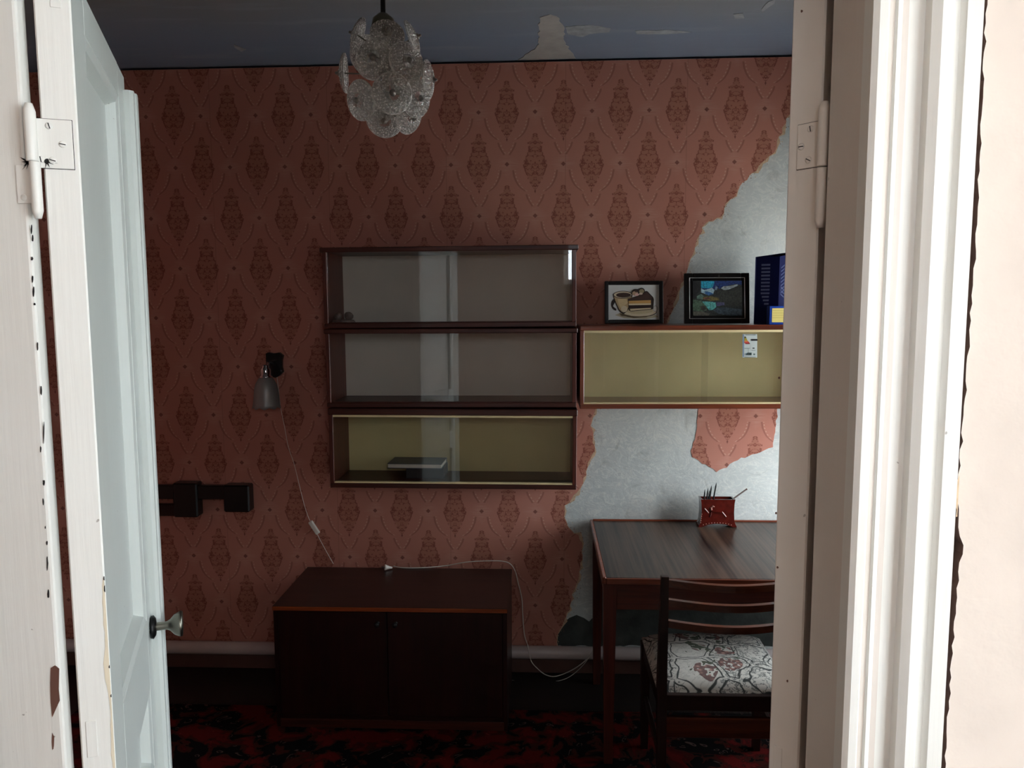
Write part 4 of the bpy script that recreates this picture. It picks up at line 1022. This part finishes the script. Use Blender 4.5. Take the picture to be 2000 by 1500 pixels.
# ================================================================ CARPET, CABINET
cp = MB(); cx0, cx1, cy0, cy1, ct_ = -2.0, 1.55, 1.35, 3.13, 0.007
cp.box((cx0, cy0, 0.0003), (cx1, cy1, ct_), 0.003)
carpet = tag(cp.build('carpet', M['carpet']), 'dark red oriental patterned carpet on the floor', 'carpet')
b = MB(); rnd = random.Random(2)
for i in range(420):
    x = cx0 + (cx1-cx0)*i/419; dx = rnd.uniform(-0.006, 0.006); L = rnd.uniform(0.02, 0.035)
    b.add([(x-0.0012, cy1-0.002, 0.003), (x+0.0012, cy1-0.002, 0.003), (x+dx, cy1+L, 0.0012), (x+0.0006, cy1-0.002, 0.0055)], [(0,1,2),(0,2,3),(1,3,2)])
tag(b.build('fringe', plain('dark_fringe', (30, 20, 18), 0.95), carpet), kind='stuff')

CF, CB = 2.955, 3.425
f0 = P(531, 1184, CF); f1 = P(991, 1184, CF); ctop = f0.z
cabr = thing('low_cabinet', 'low dark wooden two door cabinet standing below the shelves', 'cabinet', loc=((f0.x+f1.x)/2, (CF+CB)/2, ct_))
x0, x1 = f0.x, f1.x
MB().box((x0, CF, ctop-0.018), (x1, CB, ctop), 0.002).build('top_board', M['cab_top'], cabr)
MB().box((x0+0.001, CF-0.0022, ctop-0.017), (x1-0.001, CF+0.0005, ctop-0.001), 0.0006).build('edge_band', M['cab_edge'], cabr)
for s0, s1 in ((x0+0.002, x0+0.020), (x1-0.020, x1-0.002)):
    MB().box((s0, CF+0.006, 0.008), (s1, CB-0.004, ctop-0.018), 0.001).build('side_panel', M['cab'], cabr)
zpl = P(760, 1400, CF+0.01).z
MB().box((x0+0.020, CF+0.012, zpl-0.012), (x1-0.020, CB-0.01, zpl+0.004), 0.001).build('bottom_board', M['cab'], cabr)
MB().box((x0+0.020, CB-0.014, zpl), (x1-0.020, CB-0.006, ctop-0.018)).build('back_panel', M['cab'], cabr)
MB().box((x0+0.016, CF+0.004, ct_+0.001), (x1-0.016, CF+0.022, zpl-0.013), 0.0015).build('plinth', M['mahogany'], cabr)
xm = P(757, 1300, CF).x
for k, (a, b_) in enumerate(((x0+0.021, xm-0.0015), (xm+0.0015, x1-0.021))):
    dr = MB().box((a, CF+0.004, zpl+0.006), (b_, CF+0.020, ctop-0.021), 0.0015).build('door', M['cab'], cabr)
    hx = P(737, 1218, CF).x if k == 0 else P(772, 1218, CF).x; hzz = P(737, 1218, CF).z
    Mh = Matrix.Translation((hx, CF+0.005, hzz)) @ Matrix.Rotation(R(90), 4, 'X')
    MB().lathe([(0.0001,0.026),(0.008,0.025),(0.011,0.021),(0.009,0.015),(0.005,0.010),(0.006,0.003),(0.011,0.0)], 14, Mh).build('handle', M['iron'], dr)
# white cable with plug on the cabinet
cz = ctop+0.003
wc = thing('power_cable', 'white power cable with plug lying along the cabinet top and hanging behind it', 'cable', loc=PZ(755, 1107, ctop))
pts = [PZ(768, 1106, cz), PZ(790, 1109, cz), PZ(830, 1108.5, cz), PZ(870, 1105, cz)]
Yk = 3.40
pts += [P(x, y, Yk+0.02) for x, y in [(910,1098),(950,1095.5),(980,1096),(996,1101),(1006,1115),(1012,1138),(1019,1168),(1021,1200)]]
pts += [P(x, y, 3.4195) for x, y in [(1024,1238),(1031,1262),(1037,1290),(1050,1306),(1066,1318),(1084,1321),(1106,1314),(1128,1302),(1150,1284),(1158,1270)]]
MB().tube(smooth_curve(pts, 6), 0.0022, 6).build('cord', M['plastic_white'], wc)
pg = PZ(752, 1106, ctop+0.012); pgd = (PZ(775, 1107, cz)-pg).normalized()
Mg = Matrix.Translation(PZ(751, 1108, ctop+0.014)) @ pgd.to_track_quat('Z', 'Y').to_matrix().to_4x4()
MB().lathe([(0.0001,0),(0.013,0),(0.0135,0.003),(0.010,0.012),(0.006,0.024),(0.004,0.036),(0.0001,0.037)], 16, Mg).build('plug', M['plastic_white'], wc)
for s in (-1, 1):
    MB().tube([Mg @ Vector((s*0.005, 0, 0.0)), Mg @ Vector((s*0.005, 0, -0.014))], 0.002, 8).build('pin', M['chrome'], wc)
tc_ = [P(x, y, 3.40) for x, y in [(1000,1329),(1030,1331),(1070,1332),(1098,1328),(1118,1318),(1138,1300),(1152,1282)]]
tag(MB().tube(smooth_curve(tc_, 6), 0.0015, 6).build('thin_cable', M['plastic_white']), 'thin pale cable sagging just above the floor beside the cabinet', 'cable')

# ================================================================ DESK
DKF, DKB = 2.715, 3.475
dl = P(1180, 1129, DKF); dz = PZ(1400, 1017, P(1180,1129,DKF).z).z
dz = dl.z; DX = P(1177, 1129, DKF).x; DW = 1.20
dk = thing('desk', 'wooden desk with dark striped top standing against the peeled wall', 'desk', loc=(DX+DW/2, (DKF+DKB)/2, 0))
MB().box((DX+0.014, DKF+0.006, dz-0.022), (DX+DW-0.014, DKB-0.012, dz), 0.001).build('desk_top', M['desk_top'], dk)
MB().box((DX, DKF, dz-0.024), (DX+0.0135, DKB, dz+0.002), 0.003).build('edge_strip', M['mahogany_red'], dk)
MB().box((DX+DW-0.0135, DKF, dz-0.024), (DX+DW, DKB, dz+0.002), 0.003).build('edge_strip', M['mahogany_red'], dk)
MB().box((DX+0.014, DKF-0.002, dz-0.024), (DX+DW-0.014, DKF+0.006, dz-0.001), 0.002).build('edge_strip', M['mahogany_red'], dk)
MB().box((DX+0.014, DKB-0.012, dz-0.024), (DX+DW-0.014, DKB, dz+0.006), 0.002).build('edge_strip', M['mahogany_red'], dk)
za_ = P(1250, 1190, DKF+0.04).z
MB().box((DX+0.055, DKF+0.035, za_), (DX+DW-0.055, DKF+0.053, dz-0.025), 0.001).build('front_apron', M['desk_wood'], dk)
for sx_ in (DX+0.02, DX+DW-0.038):
    MB().box((sx_, DKF+0.06, za_), (sx_+0.018, DKB-0.08, dz-0.025), 0.001).build('side_apron', M['mahogany'], dk)
def leg(x, y, w0, w1, zt, zb_):
    h0, h1 = w0/2, w1/2
    return MB().add([(x-h1,y-h1,zb_),(x+h1,y-h1,zb_),(x+h1,y+h1,zb_),(x-h1,y+h1,zb_),(x-h0,y-h0,zt),(x+h0,y-h0,zt),(x+h0,y+h0,zt),(x-h0,y+h0,zt)], [(0,3,2,1),(4,5,6,7),(0,1,5,4),(1,2,6,5),(2,3,7,6),(3,0,4,7)])
for sx_, sgn in ((DX+0.030, 1), (DX+DW-0.030, -1)):
    leg(sx_, DKF+0.05, 0.050, 0.032, dz-0.024, ct_+0.0005).build('leg', M['desk_wood_v'], dk)
    leg(sx_, DKB-0.088, 0.046, 0.032, dz-0.024, 0.0005).build('leg', M['desk_wood_v'], dk)
# pencil holder
HY_ = 3.375
h0 = PZ(1366, 1030, dz); HYb = h0.y
hb = thing('pencil_holder', 'red brown glazed pencil box with animal relief on the desk', 'pencil holder', loc=(PZ(1402, 1031, dz).x, HYb+0.03, dz+0.0006))
hwid = (PZ(1438,1031,dz).x - PZ(1366,1031,dz).x)/2; hht = P(1402, 976, HYb).z - dz; hd = 0.030
b = MB()
levels = [(0.0,1.04),(0.006,1.02),(0.016,0.95),(0.03,0.90),(hht*0.55,0.875),(hht*0.85,0.89),(hht-0.004,0.92),(hht,0.925)]
# body walls with an arch cut in the foot: front/back plates and sides
def ringpts(k, z, nx=13):
    s = k*hwid; d = hd*(0.9+0.1*k); r = []
    for i in range(nx): r.append((-s+2*s*i/(nx-1), -d))
    for i in range(1, 4): r.append((s, -d+2*d*i/4))
    for i in range(nx): r.append((s-2*s*i/(nx-1), d))
    for i in range(1, 4): r.append((-s, d-2*d*i/4))
    out = []
    for (x, y) in r:
        zz = z
        if z < 0.0301:
            t = max(0.0, 1-(x/(hwid*0.74))**2); up = 0.016*math.sqrt(t) if abs(y) > d*0.99 else (0.0 if abs(x) < s*0.99 else 0.010*max(0,1-(y/(d*0.7))**2))
            if abs(y) <= d*0.99: up = up
            zz = max(z, up*(1 - z/0.04) + z)
        out.append((x, y, zz))
    return out
rings = [ringpts(k, z) for z, k in levels]; n = len(rings[0])
vs_ = [p for r in rings for p in r]; fs_ = [(j*n+i, j*n+(i+1) % n, (j+1)*n+(i+1) % n, (j+1)*n+i) for j in range(len(rings)-1) for i in range(n)]
b.add(vs_, fs_, 0, False)
# inner wall and floor of the box
ri = [[(x*0.90, y*0.80, hht) for x, y, z in rings[-1]], [(x*0.90, y*0.80, 0.022) for x, y, z in rings[-1]]]
vs_ = list(rings[-1]) + ri[0] + ri[1]
b.add(vs_, [(i, (i+1) % n, n+(i+1) % n, n+i) for i in range(n)] + [(n+i, n+(i+1) % n, 2*n+(i+1) % n, 2*n+i) for i in range(n)] + [tuple(2*n+i for i in range(n))])
b.build('box', M['glaze'], hb, True)
T = lambda x, y: Vector((-hwid*0.9 + (x-400)/800.0*2*hwid*0.9*0.98, -hd*0.985-0.0005, (1200-y)/680.0*hht))
def blob(path, r, mat, name):
    MB().tube([T(*q) for q in path], r, 8).build(name, mat, hb, True)
blob([(640,790),(760,815),(900,815)], [0.006,0.007,0.006], M['glaze'], 'relief_body')
blob([(650,780),(640,720),(680,680),(720,700)], [0.005,0.0045,0.004,0.002], M['glaze_hi'], 'relief_head')
blob([(480,740),(530,790),(580,850)], 0.0025, M['glaze_hi'], 'relief_bird')
blob([(640,800),(640,880),(610,950)], 0.0028, M['glaze'], 'relief_leg'); blob([(910,820),(960,880),(1010,940)], 0.0028, M['glaze_hi'], 'relief_leg')
blob([(660,790),(760,808),(880,806)], 0.0016, M['glaze_hi'], 'relief_back')
for i in range(11):
    t = i/10.0; x = 460+680*t; y = 1100 - 8*math.sin(math.pi*t) + 40*abs(2*t-1)**3
    MB().lathe([(0.0001,0.0022),(0.0016,0.0015),(0.0022,0)], 8, Matrix.Translation(T(x, y)) @ Matrix.Rotation(R(90), 4, 'X')).build('bead', M['glaze_hi'], hb, True)
for (y) in (880, 930, 980, 1040, 1090):
    MB().lathe([(0.0001,0.0022),(0.0016,0.0015),(0.0022,0)], 8, Matrix.Translation(T(415-0.12*(y-880), y)) @ Matrix.Rotation(R(90), 4, 'X')).build('bead', M['glaze_hi'], hb, True)
def pencil(label, tip, base, r, mat, grp):
    root = thing('pencil', label, 'pencil', loc=base, group=grp)
    d = (Vector(tip)-Vector(base)); L = d.length; u_ = d/L
    MB().tube([Vector(base), Vector(base)+u_*(L-0.018)], r, 6).build('shaft', mat, root)
    MB().tube([Vector(base)+u_*(L-0.018), Vector(base)+u_*(L-0.004)], [r*0.98, r*0.35], 8).build('cone', mat, root)
    MB().tube([Vector(base)+u_*(L-0.004), Vector(tip)], [r*0.35, r*0.06], 8).build('lead', M['black'], root)
hbw = WM[hb].translation
for k, (px_, py_, bx_, lb) in enumerate([(1377,955,1372,'leftmost dark pencil in the red brown box'),(1383,953,1376,'second dark pencil from the left in the red brown box'),(1390,948,1380,'middle tall dark pencil in the red brown box'),(1399.5,942,1386,'longest dark pencil leaning right in the red brown box'),(1386,957,1381,'shortest dark pencil standing among the others in the box')]):
    yy = hbw.y - 0.008 + 0.006*(k % 3)
    tip = P(px_, py_, yy+0.004); base = Vector((P(bx_, 1010, yy).x, yy, dz+0.026))
    pencil(lb, tip, base, 0.0035, M['pencil'], 'pencils in the box')
sk_tip = P(1459, 955, hbw.y+0.004); sk_b = P(1420, 983, hbw.y+0.0); sk_b2 = sk_b - (sk_tip-sk_b).normalized()*0.035
sk = thing('wooden_stick', 'flat greyish stick leaning out of the box to the right', 'stick', loc=sk_b2)
MB().tube([sk_b2, sk_tip], 0.0035, 6).build('blade', M['stick'], sk)
MB().tube([sk_tip - (sk_tip-sk_b2).normalized()*0.004, sk_tip + (sk_tip-sk_b2).normalized()*0.0005], 0.0037, 6).build('end', M['chip'], sk)

# ================================================================ CHAIR
CBY = 2.47                      # rear posts
px0 = P(1293, 1300, CBY).x; CW = 0.43
chx = px0 + CW/2
cr_ = thing('chair', 'brown slatted wooden chair with floral tapestry seat at the desk', 'chair', loc=(chx, CBY+0.2, ct_))
ztop_ = P(1302, 1124, CBY-0.02).z
zs_ = 0.445
def post(x):
    pts = [(x, CBY-0.03, ct_+0.0005), (x, CBY, 0.40), (x, CBY, 0.50), (x, CBY-0.025, ztop_)]
    vs_, fs_ = [], []
    ws = [(0.013,0.015),(0.015,0.020),(0.015,0.020),(0.012,0.011)]
    for (q, (hx_, hy_)) in zip(pts, ws):
        for sx_, sy_ in ((-1,-1),(1,-1),(1,1),(-1,1)): vs_.append((q[0]+sx_*hx_, q[1]+sy_*hy_, q[2]))
    for j in range(3):
        for i in range(4): k = (i+1) % 4; fs_.append((j*4+i, j*4+k, (j+1)*4+k, (j+1)*4+i))
    fs_ += [(3,2,1,0), (12,13,14,15)]
    return MB().add(vs_, fs_)
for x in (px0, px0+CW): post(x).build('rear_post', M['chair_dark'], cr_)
def slat(yl, ym, hh_, bow, lean_y):
    """curved slat between the posts, bowed towards the viewer; heights from the photograph at its left end"""
    zt_ = P(1300, yl, lean_y).z; b = MB(); n = 14; vs_ = []
    for i in range(n+1):
        t = i/n; x = px0+0.008 + (CW-0.016)*t; y = lean_y - bow*math.sin(math.pi*t)
        for (dy, dz_) in ((-0.009, -hh_), (0.009, -hh_), (0.009, 0), (-0.009, 0)): vs_.append((x, y+dy, zt_+dz_))
    fs_ = [(i*4+j, i*4+(j+1) % 4, (i+1)*4+(j+1) % 4, (i+1)*4+j) for i in range(n) for j in range(4)] + [(3,2,1,0), tuple(n*4+k for k in range(4))]
    b.add(vs_, fs_, 0, False); return b.build('slat', M['chair'], cr_)
for yl, lean_y in ((1131, CBY-0.024), (1169, CBY-0.019), (1210, CBY-0.013)):
    slat(yl, 0, 0.023, 0.050, lean_y)
# seat frame, cushion
SY0, SY1 = CBY+0.0, CBY+0.41
sxa, sxb = px0-0.012, px0+CW+0.012
b = MB()
for q in (((px0+0.014, SY0-0.008, zs_-0.065), (px0+CW-0.014, SY0+0.012, zs_-0.010)), ((sxa+0.015, SY1-0.022, zs_-0.065), (sxb-0.015, SY1, zs_-0.010))):
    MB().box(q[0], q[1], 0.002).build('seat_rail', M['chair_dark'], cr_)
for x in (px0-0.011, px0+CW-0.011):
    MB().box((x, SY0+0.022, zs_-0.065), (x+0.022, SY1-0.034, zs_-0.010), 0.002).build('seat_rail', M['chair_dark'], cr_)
for x in (px0-0.001, px0+CW+0.001):
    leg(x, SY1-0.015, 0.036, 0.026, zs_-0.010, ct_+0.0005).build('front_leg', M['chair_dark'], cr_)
vs_, fs_ = [], []; N_ = 18
for j in range(N_+1):
    for i in range(N_+1):
        u_ = -1+2*i/N_; v_ = -1+2*j/N_
        x = chx + u_*(CW/2+0.012); y = (SY0+SY1)/2 + 0.012 + v_*(0.208)
        k = (max(0.0, 1-abs(u_)**5)*max(0.0, 1-abs(v_)**5))**0.5
        vs_.append((x, y, zs_-0.004 + 0.042*k))
nn = len(vs_)
fs_ = [(j*(N_+1)+i, j*(N_+1)+i+1, (j+1)*(N_+1)+i+1, (j+1)*(N_+1)+i) for j in range(N_) for i in range(N_)]
ring = [i for i in range(N_+1)] + [j*(N_+1)+N_ for j in range(1, N_+1)] + [N_*(N_+1)+i for i in range(N_-1, -1, -1)] + [j*(N_+1) for j in range(N_-1, 0, -1)]
for r_ in ring: p = vs_[r_]; vs_.append((p[0], p[1], zs_-0.0095))
m_ = len(ring)
fs_ += [(ring[k], nn+k, nn+(k+1) % m_, ring[(k+1) % m_]) for k in range(m_)] + [tuple(nn+k for k in range(m_))]
b = MB().add(vs_, fs_, 0, True); 
# keep the cushion clear of the rear posts: notch it by narrowing the back row
b.v = [Vector((max(px0+0.019, min(px0+CW-0.019, p.x)) if p.y < SY0+0.03 else p.x, max(p.y, SY0-0.006), p.z)) for p in b.v]
b.build('seat_cushion', M['tapestry'], cr_)
zr1 = P(1400, 1401, CBY-0.01).z; zr0 = P(1400, 1440, CBY-0.01).z
MB().box((px0+0.012, CBY-0.018, zr0), (px0+CW-0.012, CBY+0.002, zr1), 0.003).build('stretcher', M['chair'], cr_)
for x in (px0-0.008, px0+CW-0.008):
    MB().box((x, CBY+0.01, 0.20), (x+0.016, SY1-0.03, 0.225), 0.002).build('stretcher', M['chair_dark'], cr_)
